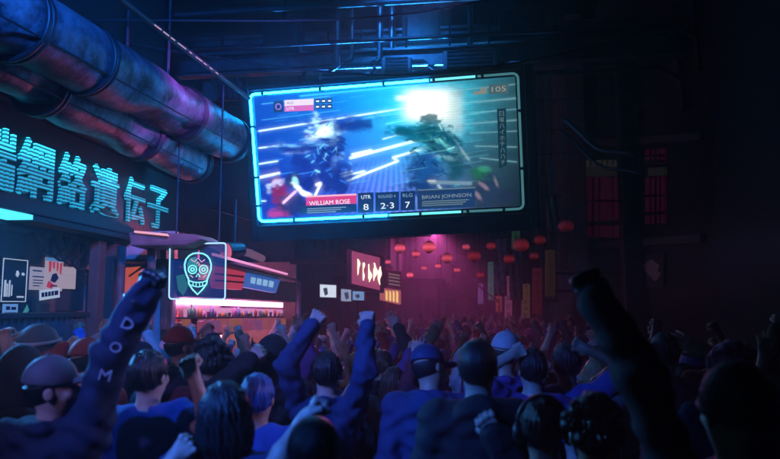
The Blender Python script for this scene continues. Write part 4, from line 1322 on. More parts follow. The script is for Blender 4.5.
class Shape:
    """a body built as one blended solid and skinned as one mesh"""

    def __init__(s):
        s.ops = []
        s.noise = None

    def cap(s, a, b, ra, rb=None, k=.03, op='+'):
        a, b = np.asarray(a, float), np.asarray(b, float)
        rb = ra if rb is None else rb
        m = max(ra, rb)
        s.ops.append((op, k, np.minimum(a, b) - m, np.maximum(a, b) + m, ('c', a, b, ra, rb)))
        return s

    def ell(s, c, r, k=.03, op='+', R=None):
        c, r = np.asarray(c, float), np.asarray(r, float)
        e = r if R is None else np.full(3, r.max())
        s.ops.append((op, k, c - e, c + e, ('e', c, r, R)))
        return s

    def half(s, p, n, k=.01):
        """cut away the side the normal points to"""
        s.ops.append(('h', k, None, None, (np.asarray(p, float), np.asarray(n, float))))
        return s

    def mesh(s, vox):
        lo = np.min([o[2] for o in s.ops if o[0] == '+'], 0) - 3 * vox - .01
        hi = np.max([o[3] for o in s.ops if o[0] == '+'], 0) + 3 * vox + .01
        n = np.ceil((hi - lo) / vox).astype(int) + 1
        D = np.full(n, .5, np.float32)
        ax = [lo[i] + vox * np.arange(n[i]) for i in range(3)]
        for op, k, a, b, pr in s.ops:
            if op == 'h':
                p, nr = pr
                d = ((ax[0] - p[0]) * nr[0])[:, None, None] + ((ax[1] - p[1]) * nr[1])[None, :, None] + ((ax[2] - p[2]) * nr[2])[None, None, :]
                D = np.maximum(D, d.astype(np.float32))
                continue
            pad = k + 3 * vox
            i0 = np.clip(((a - pad - lo) / vox).astype(int), 0, n)
            i1 = np.clip(((b + pad - lo) / vox).astype(int) + 2, 0, n)
            if (i1 <= i0).any():
                continue
            sl = tuple(slice(i0[i], i1[i]) for i in range(3))
            X, Y, Z = np.meshgrid(ax[0][sl[0]], ax[1][sl[1]], ax[2][sl[2]], indexing='ij', sparse=True)
            if pr[0] == 'c':
                _, p, q, ra, rb = pr
                ba = q - p
                L2 = ba @ ba + 1e-12
                t = np.clip(((X - p[0]) * ba[0] + (Y - p[1]) * ba[1] + (Z - p[2]) * ba[2]) / L2, 0, 1)
                d = np.sqrt((X - p[0] - t * ba[0]) ** 2 + (Y - p[1] - t * ba[1]) ** 2 + (Z - p[2] - t * ba[2]) ** 2) - (ra + (rb - ra) * t)
            else:
                _, c, r, R = pr
                dx, dy, dz = X - c[0], Y - c[1], Z - c[2]
                if R is not None:
                    dx, dy, dz = (R[0, i] * dx + R[1, i] * dy + R[2, i] * dz for i in range(3))
                k0 = np.sqrt((dx / r[0]) ** 2 + (dy / r[1]) ** 2 + (dz / r[2]) ** 2)
                k1 = np.sqrt((dx / r[0] ** 2) ** 2 + (dy / r[1] ** 2) ** 2 + (dz / r[2] ** 2) ** 2) + 1e-6
                d = k0 * (k0 - 1) / k1
            d = d.astype(np.float32)
            if op == '+':
                D[sl] = smin(D[sl], d, k)
            else:
                D[sl] = -smin(-D[sl], d, k)
        if s.noise is not None:
            X, Y, Z = np.meshgrid(*ax, indexing='ij', sparse=True)
            D += s.noise(X, Y, Z).astype(np.float32)
        return surface_nets(D, lo, vox)


def surface_nets(D, lo, vox):
    n = np.array(D.shape)
    ins = D < 0
    m = n - 1
    cnt = np.zeros(m, np.int8)
    C8 = [(i, j, k) for i in (0, 1) for j in (0, 1) for k in (0, 1)]
    sl = lambda c: tuple(slice(c[i], c[i] + m[i]) for i in range(3))
    for c in C8:
        cnt += ins[sl(c)]
    act = (cnt > 0) & (cnt < 8)
    idx = np.argwhere(act)
    num = np.full(m, -1, np.int32)
    num[act] = np.arange(len(idx))
    vals = {c: D[idx[:, 0] + c[0], idx[:, 1] + c[1], idx[:, 2] + c[2]] for c in C8}
    acc = np.zeros((len(idx), 3))
    w = np.zeros(len(idx))
    for a in C8:
        for ax in range(3):
            if a[ax] == 0:
                b = tuple(1 if i == ax else a[i] for i in range(3))
                da, db = vals[a], vals[b]
                x = (da < 0) != (db < 0)
                t = np.where(x, da / np.where(x, da - db, 1), 0)
                p = np.tile(np.array(a, float), (len(idx), 1))
                p[:, ax] += t
                acc += p * x[:, None]
                w += x
    V = lo + (idx + acc / w[:, None]) * vox
    Q = []
    for ax in range(3):
        u, v = [(1, 2), (2, 0), (0, 1)][ax]
        a = [slice(None)] * 3; b = [slice(None)] * 3
        a[ax] = slice(0, n[ax] - 1); b[ax] = slice(1, n[ax])
        ia, ib = ins[tuple(a)], ins[tuple(b)]
        for flip in (0, 1):
            e = np.argwhere((ia & ~ib) if not flip else (~ia & ib))
            e = e[(e[:, u] > 0) & (e[:, v] > 0) & (e[:, u] < m[u]) & (e[:, v] < m[v])]
            if not len(e):
                continue
            def at_(du, dv):
                c = e.copy(); c[:, u] -= du; c[:, v] -= dv
                return num[c[:, 0], c[:, 1], c[:, 2]]
            q = np.stack([at_(1, 1), at_(0, 1), at_(0, 0), at_(1, 0)], 1)
            Q.append(q if not flip else q[:, ::-1])
    return V, np.concatenate(Q)


def unit(v):
    v = np.asarray(v, float)
    return v / (np.linalg.norm(v) + 1e-9)


def rot3(yaw=0, pitch=0, roll=0):
    y, p, r = map(math.radians, (yaw, pitch, roll))
    Rz = np.array([[math.cos(y), -math.sin(y), 0], [math.sin(y), math.cos(y), 0], [0, 0, 1]])
    Rx = np.array([[1, 0, 0], [0, math.cos(p), -math.sin(p)], [0, math.sin(p), math.cos(p)]])
    Ry = np.array([[math.cos(r), 0, math.sin(r)], [0, 1, 0], [-math.sin(r), 0, math.cos(r)]])
    return Rz @ Rx @ Ry


NECK = V3(0, -.005, 1.53)
HEADC = V3(0, .005, 1.665)


def hand(sh, w, z, sx, kind, infl=0, pn=None):
    """five-fingered hand; z = along the forearm, palm towards pn, thumb towards the body's middle line"""
    z = unit(z)
    n = unit((pn if pn is not None else V3(0, 1, 0)) - z * ((pn if pn is not None else V3(0, 1, 0)) @ z) + V3(1e-4, 0, 0))
    t = np.cross(n, z) * (1 if sx > 0 else -1)
    if t @ V3(-sx, 0, 0) < -.2:
        t = -t
    P = lambda a, b, c: w + (t * a + n * b + z * c) * 1.1
    f = infl
    xs = (.031, .0105, -.0105, -.0305)
    ln = (.95, 1.05, 1.0, .82)
    sh.cap(P(0, 0, -.02), P(0, .002, .02), .026 + f, .027 + f, .02)
    for x in xs:
        sh.cap(P(x * .55, 0, .012), P(x, 0, .08 - abs(x + .003) * .25), .0145 + f, .011 + f, .012)
        sh.ell(P(x * 1.04, -.006, .083 - abs(x + .003) * .25), (.0125 + f,) * 3, .005)
    sh.cap(P(.018, .01, .02), P(-.015, .012, .05), .016 + f, .014 + f, .015)
    if kind == 'fist':
        for x, l in zip(xs, ln):
            kz = .082 - abs(x + .003) * .25
            sh.cap(P(x, .002, kz), P(x, .036 * l, kz + .006), .0112 + f, .0104 + f, .003)
            sh.cap(P(x, .036 * l, kz + .006), P(x, .048, kz - .028 * l), .0106 + f, .01 + f, .003)
            sh.cap(P(x, .048, kz - .028 * l), P(x, .024, kz - .036 * l), .01 + f, .009 + f, .006)
        sh.cap(P(.03, .008, .018), P(.044, .03, .045), .0155 + f, .0135 + f, .015)
        sh.cap(P(.044, .03, .045), P(.03, .058, .06), .0125 + f, .0115 + f, .008)
        sh.cap(P(.03, .058, .06), P(.008, .06, .062), .0115 + f, .0095 + f, .006)
    else:
        for i, (x, l) in enumerate(zip(xs, ln)):
            kz = .082 - abs(x + .003) * .25
            sp = x * .45
            bend = .004 + .004 * i
            a = P(x, 0, kz); b = P(x + sp * .5, bend, kz + .04 * l); c = P(x + sp * .85, bend * 3, kz + .066 * l); d = P(x + sp, bend * 5.5, kz + .086 * l)
            sh.cap(a, b, .0112 + f, .0102 + f, .006).cap(b, c, .01 + f, .0092 + f, .005).cap(c, d, .009 + f, .0078 + f, .005)
        sh.cap(P(.028, .006, .014), P(.052, .014, .045), .015 + f, .0125 + f, .015)
        sh.cap(P(.052, .014, .045), P(.062, .016, .075), .0118 + f, .0092 + f, .006)


ARM = [1.0]


def arm_points(sx, target, hint=None):
    S_ = V3(sx * .178, -.005, 1.425)
    l1, l2 = .295 * ARM[0], .335 * ARM[0]                        # to the wrist plus half a hand
    if target is None:
        E_ = S_ + unit(V3(sx * .2, -.04, -1)) * l1
        T = E_ + unit(V3(sx * .02, .28, -1)) * l2
    else:
        T = np.asarray(target, float)
        if T[2] > 1.5:
            S_ = S_ + V3(-sx * .012, 0, .04)
        d = T - S_
        L = np.linalg.norm(d)
        if L > (l1 + l2) * .995:
            T = S_ + d / L * (l1 + l2) * .995
            L = (l1 + l2) * .995
        if L < .12:
            T = S_ + d / L * .12
            L = .12
        u = unit(d)
        a = (l1 * l1 - l2 * l2 + L * L) / (2 * L)
        h = math.sqrt(max(0, l1 * l1 - a * a))
        hv = np.asarray(hint if hint is not None else (sx * .9, -.1, -.55), float)
        pv = unit(hv - u * (hv @ u))
        E_ = S_ + u * a + pv * h
    fd = unit(T - E_)
    W_ = E_ + fd * (l2 - .07)
    return S_, E_, W_, fd


HEADS = {}


def head_items(style):
    """hair and headgear around an upright head: list of (name, Shape, material slot)"""
    out = []
    h = Shape()
    if style in ('short', 'curly', 'bob', 'long', 'mohawk', 'ponytail', 'phones', 'slick', 'bun'):
        h.ell(HEADC + V3(0, -.012, .012), (.088, .108, .105))
        if style == 'bob':
            h.ell(HEADC + V3(0, -.03, -.06), (.108, .1, .125), .05)
            h.ell(HEADC + V3(0, -.045, -.1), (.105, .075, .09), .04)
        if style == 'long':
            h.ell(HEADC + V3(0, -.04, -.1), (.1, .075, .18), .05)
            h.ell(HEADC + V3(0, -.06, -.24), (.085, .045, .16), .05)
        if style == 'ponytail':
            h.ell(HEADC + V3(0, -.125, .03), (.03, .035, .03), .02)
            h.cap(HEADC + V3(0, -.14, .02), HEADC + V3(.01, -.15, -.16), .035, .015, .02)
        if style == 'bun':
            h.ell(HEADC + V3(0, -.07, .1), (.045, .045, .042), .012)
        if style == 'mohawk':
            for i in range(7):
                a = math.radians(-50 + i * 28)
                c = HEADC + V3(0, -.0 - math.sin(a - .3) * .1, math.cos(a - .3) * .1 + .012)
                h.cap(c, c + V3(0, -math.sin(a - .3) * .05, math.cos(a - .3) * .065), .018, .008, .015)
        if style == 'curly':
            rg = random.Random(5)
            for i in range(60):
                a, b = rg.uniform(0, 2 * PI), rg.uniform(-.5, 1.45)
                c = HEADC + V3(math.cos(a) * math.cos(b) * .095, math.sin(a) * math.cos(b) * .11 - .02, math.sin(b) * .105 + .02)
                if c[1] > .075 and c[2] < 1.70:
                    continue
                h.ell(c, (.024, .024, .022), .012)
        if style not in ('mohawk',):
            h.ell(HEADC + V3(0, .11, -.065), (.095, .085, .105), .02, '-')
        else:
            h.ell(HEADC + V3(0, .11, -.05), (.11, .09, .11), .02, '-')
        h.ell(HEADC + V3(0, .02, -.16), (.15, .07, .075), .02, '-') if style in ('short', 'curly', 'phones', 'slick', 'ponytail', 'bun', 'mohawk') else None
        for sx in (-1, 1):
            if style not in ('bob', 'long'):
                h.ell(HEADC + V3(sx * .1, .005, -.035), (.03, .032, .036), .008, '-')
        if style != 'slick':
            h.noise = lambda X, Y, Z: .006 * np.sin(95 * np.arctan2(X, -(Y - .01)) * .35 + 14 * Z) * np.sin(40 * Z + 7 * X) + .002 * np.sin(130 * X + 60 * Y)
        out.append(('hair', h, 'hair'))
    if style in ('cap', 'cap_back'):
        h.ell(HEADC + V3(0, -.012, .005), (.084, .1, .1)).half(HEADC + V3(0, 0, .02), (0, -.1, 1))
        h.ell(HEADC + V3(0, .11, -.065), (.095, .085, .11), .02, '-')
        h.ell(HEADC + V3(0, .02, -.15), (.15, .08, .075), .02, '-')
        out.append(('hair', h, 'hair'))
        h.half(HEADC + V3(0, .012, 0), (0, 1, -.15))
        c = Shape().ell(HEADC + V3(0, -.006, .02), (.089, .109, .108)).half(HEADC + V3(0, 0, .012), (0, -.12, -1))
        out.append(('cap', c, 'hat'))
        bm = Shape().ell(HEADC + V3(0, .12, .012), (.085, .105, .016)).half(HEADC + V3(0, .085, 0), (0, -1, 0))
        out.append(('cap/brim', bm, 'hat'))
        out.append(('cap/button', Shape().ell(HEADC + V3(0, -.006, .134), (.011, .011, .007)), 'hat'))
    if style == 'beanie':
        h.ell(HEADC + V3(0, -.008, .022), (.095, .114, .118)).half(HEADC + V3(0, 0, -.015), (0, .12, -1))
        h.noise = lambda X, Y, Z: .0025 * np.sin(26 * np.arctan2(X, Y))
        out.append(('beanie', h, 'hat'))
        c = Shape()
        pts = [HEADC + V3(.092 * math.cos(a), -.008 + .111 * math.sin(a), -.005 + .012 * math.sin(a)) for a in np.linspace(0, 2 * PI, 25)]
        for a, b in zip(pts, pts[1:]):
            c.cap(a, b, .013, .013, .004)
        out.append(('beanie/cuff', c, 'hat'))
    if style == 'helmet':
        h.ell(HEADC + V3(0, -.01, .015), (.112, .132, .128)).half(HEADC + V3(0, 0, -.045), (0, .3, -1))
        h.ell(HEADC + V3(0, .15, -.04), (.1, .1, .085), .01, '-')
        out.append(('helmet', h, 'hat'))
        gg = Shape()
        pts = [HEADC + V3(.114 * math.cos(a), -.01 + .134 * math.sin(a), .035) for a in np.linspace(0, 2 * PI, 25)]
        for a, b in zip(pts, pts[1:]):
            gg.cap(a, b, .012, .012, .004)
        out.append(('helmet/band', gg, 'trim'))
    if style == 'hood':
        h.ell(HEADC + V3(0, -.022, .01), (.108, .125, .128))
        h.ell(HEADC + V3(0, -.06, -.12), (.13, .1, .12), .06)
        h.ell(HEADC + V3(0, .13, -.05), (.075, .1, .105), .02, '-')
        h.noise = lambda X, Y, Z: .004 * np.sin(30 * Z + 20 * X) * np.sin(25 * Y + 9)
        out.append(('hood', h, 'top'))
    if style == 'phones':
        b = Shape()
        pts = [HEADC + V3(.1 * math.cos(a), -.005, .0 + .122 * math.sin(a)) for a in np.linspace(-.1, PI + .1, 19)]
        for a, c in zip(pts, pts[1:]):
            b.cap(a, c, .011, .011, .004)
        out.append(('headphones', b, 'trim'))
        for sx in (-1, 1):
            out.append(('headphones/ear_cup', Shape().ell(HEADC + V3(sx * .1, .0, -.03), (.024, .042, .046)), 'trim'))
    return out


def add_head(sh, R):
    H = lambda x, y, z: NECK + R @ (V3(x, y, z) - NECK)
    sh.ell(H(*HEADC), (.076, .097, .1), .03, '+', R)
    sh.ell(H(0, .036, 1.605), (.058, .066, .075), .03, '+', R)
    sh.cap(H(0, .068, 1.556), H(0, .07, 1.552), .024, .024, .02)
    for sx in (-1, 1):
        sh.ell(H(sx * .032, .099, 1.652), (.018, .014, .013), .008, '-', R)
        sh.cap(H(sx * .014, .099, 1.673), H(sx * .044, .086, 1.672), .009, .007, .014)
        sh.ell(H(sx * .031, .087, 1.652), (.0135, .0125, .012), .003, '+', R)
        sh.ell(H(sx * .046, .066, 1.62), (.022, .02, .02), .02, '+', R)
        sh.ell(H(sx * .081, -.004, 1.64), (.009, .021, .029), .008, '+', R)
    sh.cap(H(0, .098, 1.657), H(0, .118, 1.622), .009, .014, .01)
    for sx in (-1, 1):
        sh.ell(H(sx * .012, .108, 1.619), (.009, .01, .008), .006, '+', R)
    sh.cap(H(-.02, .094, 1.592), H(.02, .094, 1.592), .0075, .0075, .006)
    sh.cap(H(-.017, .092, 1.579), H(.017, .092, 1.579), .008, .008, .006)


def build_meshes(arms, headR=np.eye(3), garment='jacket', vox=.014, kinds=('fist', 'fist'), glove=None, slim=1.0, bulk=0, palm=None, far=False):
    """arms: (right target, left target); returns {part name: [(verts, quads, slot)]}"""
    out = []
    B = Shape()
    B.ell((0, 0, .955), (.16, .112, .12)).ell((0, .005, 1.1), (.14, .1, .17), .06).ell((0, 0, 1.3), (.163 * slim, .112, .19), .06)
    B.cap((-.14, -.012, 1.425), (.14, -.012, 1.425), .052, .052, .05)
    B.cap((-.07, -.02, 1.46), (.07, -.02, 1.46), .04, .04, .05)
    B.cap((0, -.015, 1.42), NECK + headR @ V3(0, .005, .06), .06, .055, .03)
    add_head(B, headR)
    for sx in (-1, 1):
        B.cap((sx * .088, 0, .92), (sx * .1, .02, .5), .083, .054, .04).cap((sx * .1, .02, .5), (sx * .1, -.012, .1), .054, .036, .02)
        B.ell((sx * .1, -.02, .36), (.05, .05, .11), .04)
        B.cap((sx * .1, -.035, .045), (sx * .11, .13, .036), .038, .03, .02)
    top = Shape()
    f = .016 + bulk
    top.ell((0, .004, 1.1), (.145 + f, .105 + f, .2), .06).ell((0, 0, 1.3), ((.165 + f) * slim, .114 + f, .19), .06)
    top.ell((0, 0, .985), (.155 + f, .112 + f, .1), .05)
    top.cap((-.14, -.012, 1.425), (.14, -.012, 1.425), .054 + f, .054 + f, .05).cap((-.07, -.02, 1.455), (.07, -.02, 1.455), .04 + f, .04 + f, .05)
    if garment != 'tee':
        pts = [NECK + V3(.078 * math.cos(a), -.012 + .08 * math.sin(a), -.045 - .018 * math.sin(a)) for a in np.linspace(0, 2 * PI, 17)]
        for a, b in zip(pts, pts[1:]):
            top.cap(a, b, .017 + bulk * .3, .017 + bulk * .3, .02)
    if garment == 'hoodie':
        top.ell((0, -.1, 1.47), (.11, .055, .075), .04)
    gl = []
    for i, sx in enumerate((1, -1)):
        S_, E_, W_, fd = arm_points(sx, *(arms[i] if isinstance(arms[i], tuple) else (arms[i],)))
        B.cap(V3(sx * .13, -.01, 1.415), S_, .055, .053, .05)
        B.cap(S_, E_, .05 * slim ** .5, .04, .03).ell(S_ + (E_ - S_) * .5, (.045, .045, .045), .05)
        B.cap(E_, E_ + (W_ - E_) * .4, .04, .041, .02).cap(E_ + (W_ - E_) * .4, W_, .041, .027, .02)
        hand(B, W_, fd, sx, kinds[i], 0, palm)
        if garment == 'tee':
            top.cap(V3(sx * .13, -.01, 1.415), S_, .058 + f, .055 + f, .05)
            top.cap(S_, S_ + (E_ - S_) * .5, .056 + f, .053 + f, .03)
        else:
            top.cap(V3(sx * .13, -.01, 1.415), S_, .058 + f, .056 + f, .05)
            top.cap(S_, E_, .054 + f, .047 + f, .03).cap(E_, W_ - fd * .005, .046 + f, .036 + f * .9, .03)
            top.cap(W_ - fd * .03, W_ - fd * .004, .035 + f, .034 + f, .01)
        if glove:
            q = Shape()
            hand(q, W_, fd, sx, kinds[i], .0035, palm)
            q.cap(W_ - fd * .03, W_ + fd * .01, .036 + f, .033, .015)
            gl.append(q)
    top.half((0, 0, .93), (0, 0, -1))
    ph = random.uniform(0, 6)
    am = min(.0095 if garment != 'tee' else .0075, f * .5)
    top.noise = lambda X, Y, Z: am * np.sin(21 * X + 3 * np.sin(15 * Z + ph)) * np.sin(27 * Z + 2.4 * np.sin(17 * X + 11 * Y + ph)) + am * .45 * np.sin(62 * Z + 26 * X + 3 * np.sin(21 * Y + 14 * X)) * np.sin(9 * X - 7 * Z + ph)
    out.append(('body', B, 'skin'))
    out.append(({'tee': 'shirt', 'jacket': 'jacket', 'hoodie': 'hoodie'}[garment], top, 'top'))
    T = Shape()
    T.ell((0, 0, .955), (.168, .122, .115))
    for sx in (-1, 1):
        T.cap((sx * .088, 0, .92), (sx * .1, .02, .5), .095, .07, .03).cap((sx * .1, .02, .5), (sx * .1, -.008, .1), .07, .058, .03)
    T.half((0, 0, 1.0), (0, 0, 1))
    T.half((0, 0, .075), (0, 0, -1))
    T.noise = lambda X, Y, Z: .004 * np.sin(30 * Z + 14 * X) * np.sin(12 * X + 22 * Y + ph)
    out.append(('trousers', T, 'legs'))
    if not far:
        for sx in (-1, 1):
            out.append(('shoe', Shape().cap((sx * .1, -.035, .05), (sx * .112, .13, .042), .05, .042, .02).half((0, 0, .0), (0, 0, -1)), 'trim'))
    for q in gl:
        out.append(('glove', q, 'glove'))
    r = []
    for nme, sh, slot in out:
        vv = vox if nme not in ('trousers', 'shoe') else max(vox, .014)
        v, q = sh.mesh(vv)
        r.append((nme, v, q, slot))
    return r


cols = {'ink': (.012, .02, .065), 'navy': (.022, .045, .15), 'black': (.012, .012, .016), 'grey': (.13, .13, .15), 'blue': (.03, .085, .36), 'maroon': (.16, .02, .04), 'violet': (.13, .05, .24),
        'teal': (.02, .15, .17), 'olive': (.08, .09, .04), 'white': (.55, .55, .58), 'red': (.4, .03, .03)}
FAB = {k: mat('cloth_' + k, c, .82, 0, 7, .35, .3, 90) for k, c in cols.items()}
HATM = {k: mat('hat_' + k, c, .65, 0, 7, .25, .2, 90) for k, c in cols.items()}
HAIRM = {k: hair_mat('hair_' + k, c) for k, c in {'black': (.012, .011, .013), 'brown': (.05, .025, .015), 'blond': (.32, .2, .08), 'pink': (.45, .08, .25), 'blue': (.03, .1, .4), 'grey': (.2, .2, .22)}.items()}
SKIN = [mat('skin_%d' % i, c, .48, 0, 14, .3, .2, 60) for i, c in enumerate(((.55, .34, .25), (.42, .24, .16), (.22, .11, .07), (.62, .42, .33)))]
TRIM = mat('trim_dark', (.02, .02, .024), .4)
LEGS = [mat('denim', (.03, .045, .1), .8, 0, 9, .3, .2, 120), mat('black_trousers', (.014, .014, .016), .8, 0, 9, .3), mat('grey_trousers', (.07, .07, .08), .8, 0, 9, .3)]


def slot_mat(slot, top='navy', hair='black', hat='black', skin=0, legs=0, trim=None, glove=None):
    return {'top': FAB[top], 'hair': HAIRM[hair], 'hat': HATM[hat], 'skin': SKIN[skin], 'legs': LEGS[legs], 'trim': trim or TRIM, 'glove': glove or TRIM}[slot]


def person(label, loc, yaw, scale, group):
    t = bpy.data.objects.new('person', None)
    t.empty_display_size = .2
    COL.objects.link(t)
    t.location = loc
    t.rotation_euler = (0, 0, yaw)
    t.scale = (scale,) * 3
    tag(t, label, 'person', group)
    return t


HERO_XY = []


def hero(px, py, Y, label, style='short', look=(0, 0, 0), rh=None, lh=None, garment='jacket', kinds=('fist', 'fist'), yaw=0, top='navy', hair='black', hat='black', skin=0, legs=0, glove=None, bulk=0, slim=1,
         vox=.0075, trim=None, rhint=None, lhint=None, palm=None, gmat=None, smax=1.12):
    """px, py: where the head's centre stands in view; Y: how far down the street"""
    h = at(px, py, Y=Y)
    gz = ground_z(Y)
    sc = float(np.clip((h[2] - gz) / 1.66, .8, smax))
    loc = V3(h[0], Y, gz)
    ry = math.radians(yaw)
    Rz = np.array([[math.cos(ry), -math.sin(ry), 0], [math.sin(ry), math.cos(ry), 0], [0, 0, 1]])
    conv = lambda p: None if p is None else Rz.T @ (at(p[0], p[1], Y=p[2]) - loc) / sc
    R = rot3(*look)
    arms = ((conv(rh), rhint), (conv(lh), lhint))
    t = person(label, [float(x) for x in loc], ry, sc, 'crowd cheering under the screen')
    ms = build_meshes(arms, R, garment, vox, kinds, glove, slim, bulk, palm)
    kw = dict(top=top, hair=hair, hat=hat, skin=skin, legs=legs, trim=trim, glove=gmat)
    last = {}
    for nme, v, q, slot in ms:
        link_arrays(nme, v, q, slot_mat(slot, **kw), t)
    for nme, sh, slot in head_items(style):
        v, q = sh.mesh(min(vox, .007))
        v = NECK + (v - NECK) @ R.T
        par = t
        if '/' in nme:
            par = last[nme.split('/')[0]]
            nme = nme.split('/')[1]
        last[nme] = link_arrays(nme, v, q, slot_mat(slot, **kw), par)
    HERO_XY.append((loc[0], Y))
    return t, sc, loc, Rz, arms


# ---- the nearest people, posed one by one
ARM[0] = 1.12
t, sc, loc, Rz, arms = hero(54, 386, 2.75, 'person in grey cap and bulky navy jacket, gloved fist and lettered sleeve raised', 'cap', (-62, 6, 4), rh=(152, 278, 2.7), garment='jacket', top='ink', hat='grey', bulk=.018, glove=1,
             vox=.0058, rhint=(-.9, -.1, -.3), skin=3)
S_, E_, W_, fd = arm_points(1, *arms[0])
toW = lambda p: loc + Rz @ (np.asarray(p) * sc)
for k, ch in enumerate('MOD'):
    f_ = (.30, .26, .6)[k]
    p = toW(E_ + (W_ - E_) * f_) if k else toW(S_ + (E_ - S_) * .86)
    r_ = {0: .082, 1: .077, 2: .071}[k] * sc
    axd = unit(toW(W_) - toW(E_)) if k else unit(toW(E_) - toW(S_))
    n_ = unit(CAM - p)
    n_ = unit(n_ - axd * (n_ @ axd))
    rt_ = np.cross(axd, n_)
    em = text_out('emblem', ch, mat('sleeve_print', (.6, .6, .65), .6), t, (0, 0, 0), rt_, axd, .045, .042, .02)
    # bring the print into the wearer's own frame
    em.matrix_parent_inverse = Matrix.Identity(4)
    em.location = [float(x) for x in ((p + n_ * r_) - loc) / sc]
ARM[0] = 1.0
em_mat = emis('orange_reflector', (1, .14, .05), .35)
hero(-56, 372, 3.5, 'person at the far left edge with pale bare arm raised', 'short', (0, 8, 0), rh=(4, 334, 3.5), garment='tee', top='black', skin=3, vox=.008, rhint=(1, 0, -.5))
hero(150, 374, 3.25, 'person in blue T-shirt with short dark hair, bare right forearm up', 'short', (-8, 6, 0), rh=(189, 364, 3.0), garment='tee', top='blue', hair='black', skin=3, vox=.006, rhint=(.9, -.4, -.8))
hero(229, 411, 2.55, 'person with glossy dark bobbed hair and pink-lit fist at shoulder height', 'bob', (6, 8, -4), lh=(186, 446, 2.45), garment='tee', top='navy', hair='black', vox=.0065, lhint=(-.8, -.3, -.9), skin=3)
hero(315, 452, 2.12, 'person with smooth slick dark hair, nearest to the camera, low centre', 'slick', (0, 6, 0), lh=(314, 404, 2.55), garment='tee', top='black', vox=.0065, lhint=(-.8, .1, -.9), skin=3, palm=V3(.9, .4, 0))
hero(327, 371, 4.0, 'person in dark blue jacket thrusting both fists straight up', 'short', (4, 8, 0), rh=(367, 316, 3.95), lh=(318, 316, 3.9), garment='jacket', top='navy', bulk=.002, vox=.006, rhint=(.2, -.75, -.5), lhint=(-.55, -.5, -.3), skin=3)
hero(430, 366, 3.9, 'person in dark blue hoodie and dark cap turned sideways, leaning right', 'cap', (-40, -8, -16), garment='hoodie', top='navy', hat='navy', bulk=.012, vox=.0085)
hero(478, 366, 3.15, 'person in black hooded jacket with smooth dark hair and loose fist up', 'slick', (-10, 6, 0), rh=(487, 422, 2.95), garment='hoodie', top='black', bulk=.012, vox=.006, rhint=(.3, -.3, -1), skin=3)
hero(543, 427, 2.65, 'person wearing dark headphones, low right of centre', 'phones', (-6, 6, 0), garment='tee', top='navy', vox=.008)
hero(592, 432, 2.5, 'person with curly dark hair beside the wearer of headphones', 'curly', (4, 4, 0), garment='jacket', top='black', vox=.009)
hero(733, 410, 2.15, 'person in black jacket at the dark right edge, left fist raised high', 'beanie', (8, 8, 0), lh=(584, 274, 2.25), garment='jacket', top='black', bulk=.006, glove=1, vox=.0065, lhint=(.5, -.4, -.5))
hero(40, 348, 4.1, 'person in patterned grey helmet with bare left arm up by the ribbed counter', 'helmet', (0, 6, 0), lh=(30, 334, 4.1), garment='tee', top='grey', hat='grey', trim=mat('helmet_band', (.6, .6, .65), .5), lhint=(-1, 0, -.4), skin=3)
hero(24, 372, 3.3, 'person with dark hood up behind the grey cap', 'hood', (0, 4, 0), garment='hoodie', top='black', bulk=.01, vox=.009)
hero(88, 360, 3.9, 'person in bright red cap and red scarf near the raised gloved fist', 'cap', (-30, 0, -6), lh=(74, 344, 4.0), garment='jacket', top='red', hat='red', skin=3, lhint=(-1, 0, -.3))
hero(103, 352, 4.6, 'person in white cap with right arm up before the service pipes', 'cap', (-20, 4, 0), rh=(104, 326, 4.5), garment='jacket', top='navy', hat='white', skin=3)
hero(180, 345, 4.9, 'person in red cap and blue shirt with dark sleeved arm lifted to the kiosk', 'cap', (-35, 4, 0), rh=(206, 330, 4.7), garment='jacket', top='navy', hat='red')
hero(213, 361, 4.1, 'person with curly black hair in maroon hoodie behind the bobbed hair', 'curly', (0, 6, 0), garment='hoodie', top='maroon', vox=.0085)
hero(273, 357, 4.3, 'person in black hooded top standing before the two raised fists', 'hood', (10, 6, 0), lh=(258, 352, 4.0), garment='hoodie', top='black', bulk=.006, vox=.0085, skin=3, lhint=(-1, 0, -.9))
hero(258, 396, 3.3, 'person with short blue hair between the bobbed and hooded heads', 'short', (0, 6, 0), garment='tee', top='blue', hair='blue', vox=.0085)
hero(503, 352, 4.6, 'person in white cap right behind the black hooded jacket', 'cap', (-25, 0, 6), garment='jacket', top='violet', hat='white')
hero(532, 368, 4.3, 'person in violet jacket with pale bare hand half raised', 'short', (8, 6, 0), lh=(521, 350, 4.2), garment='tee', top='violet', skin=3, lhint=(-.9, 0, -.9))
hero(566, 362, 4.5, 'person in bright blue shirt with right arm up at the edge of the dark', 'short', (8, 6, 0), rh=(577, 345, 4.4), garment='tee', top='blue', skin=1)
hero(664, 352, 4.8, 'person in dim red shirt with both hands up in the dark right part', 'short', (0, 6, 0), rh=(690, 345, 4.7), lh=(640, 352, 4.7), garment='tee', top='red', kinds=('open', 'open'))

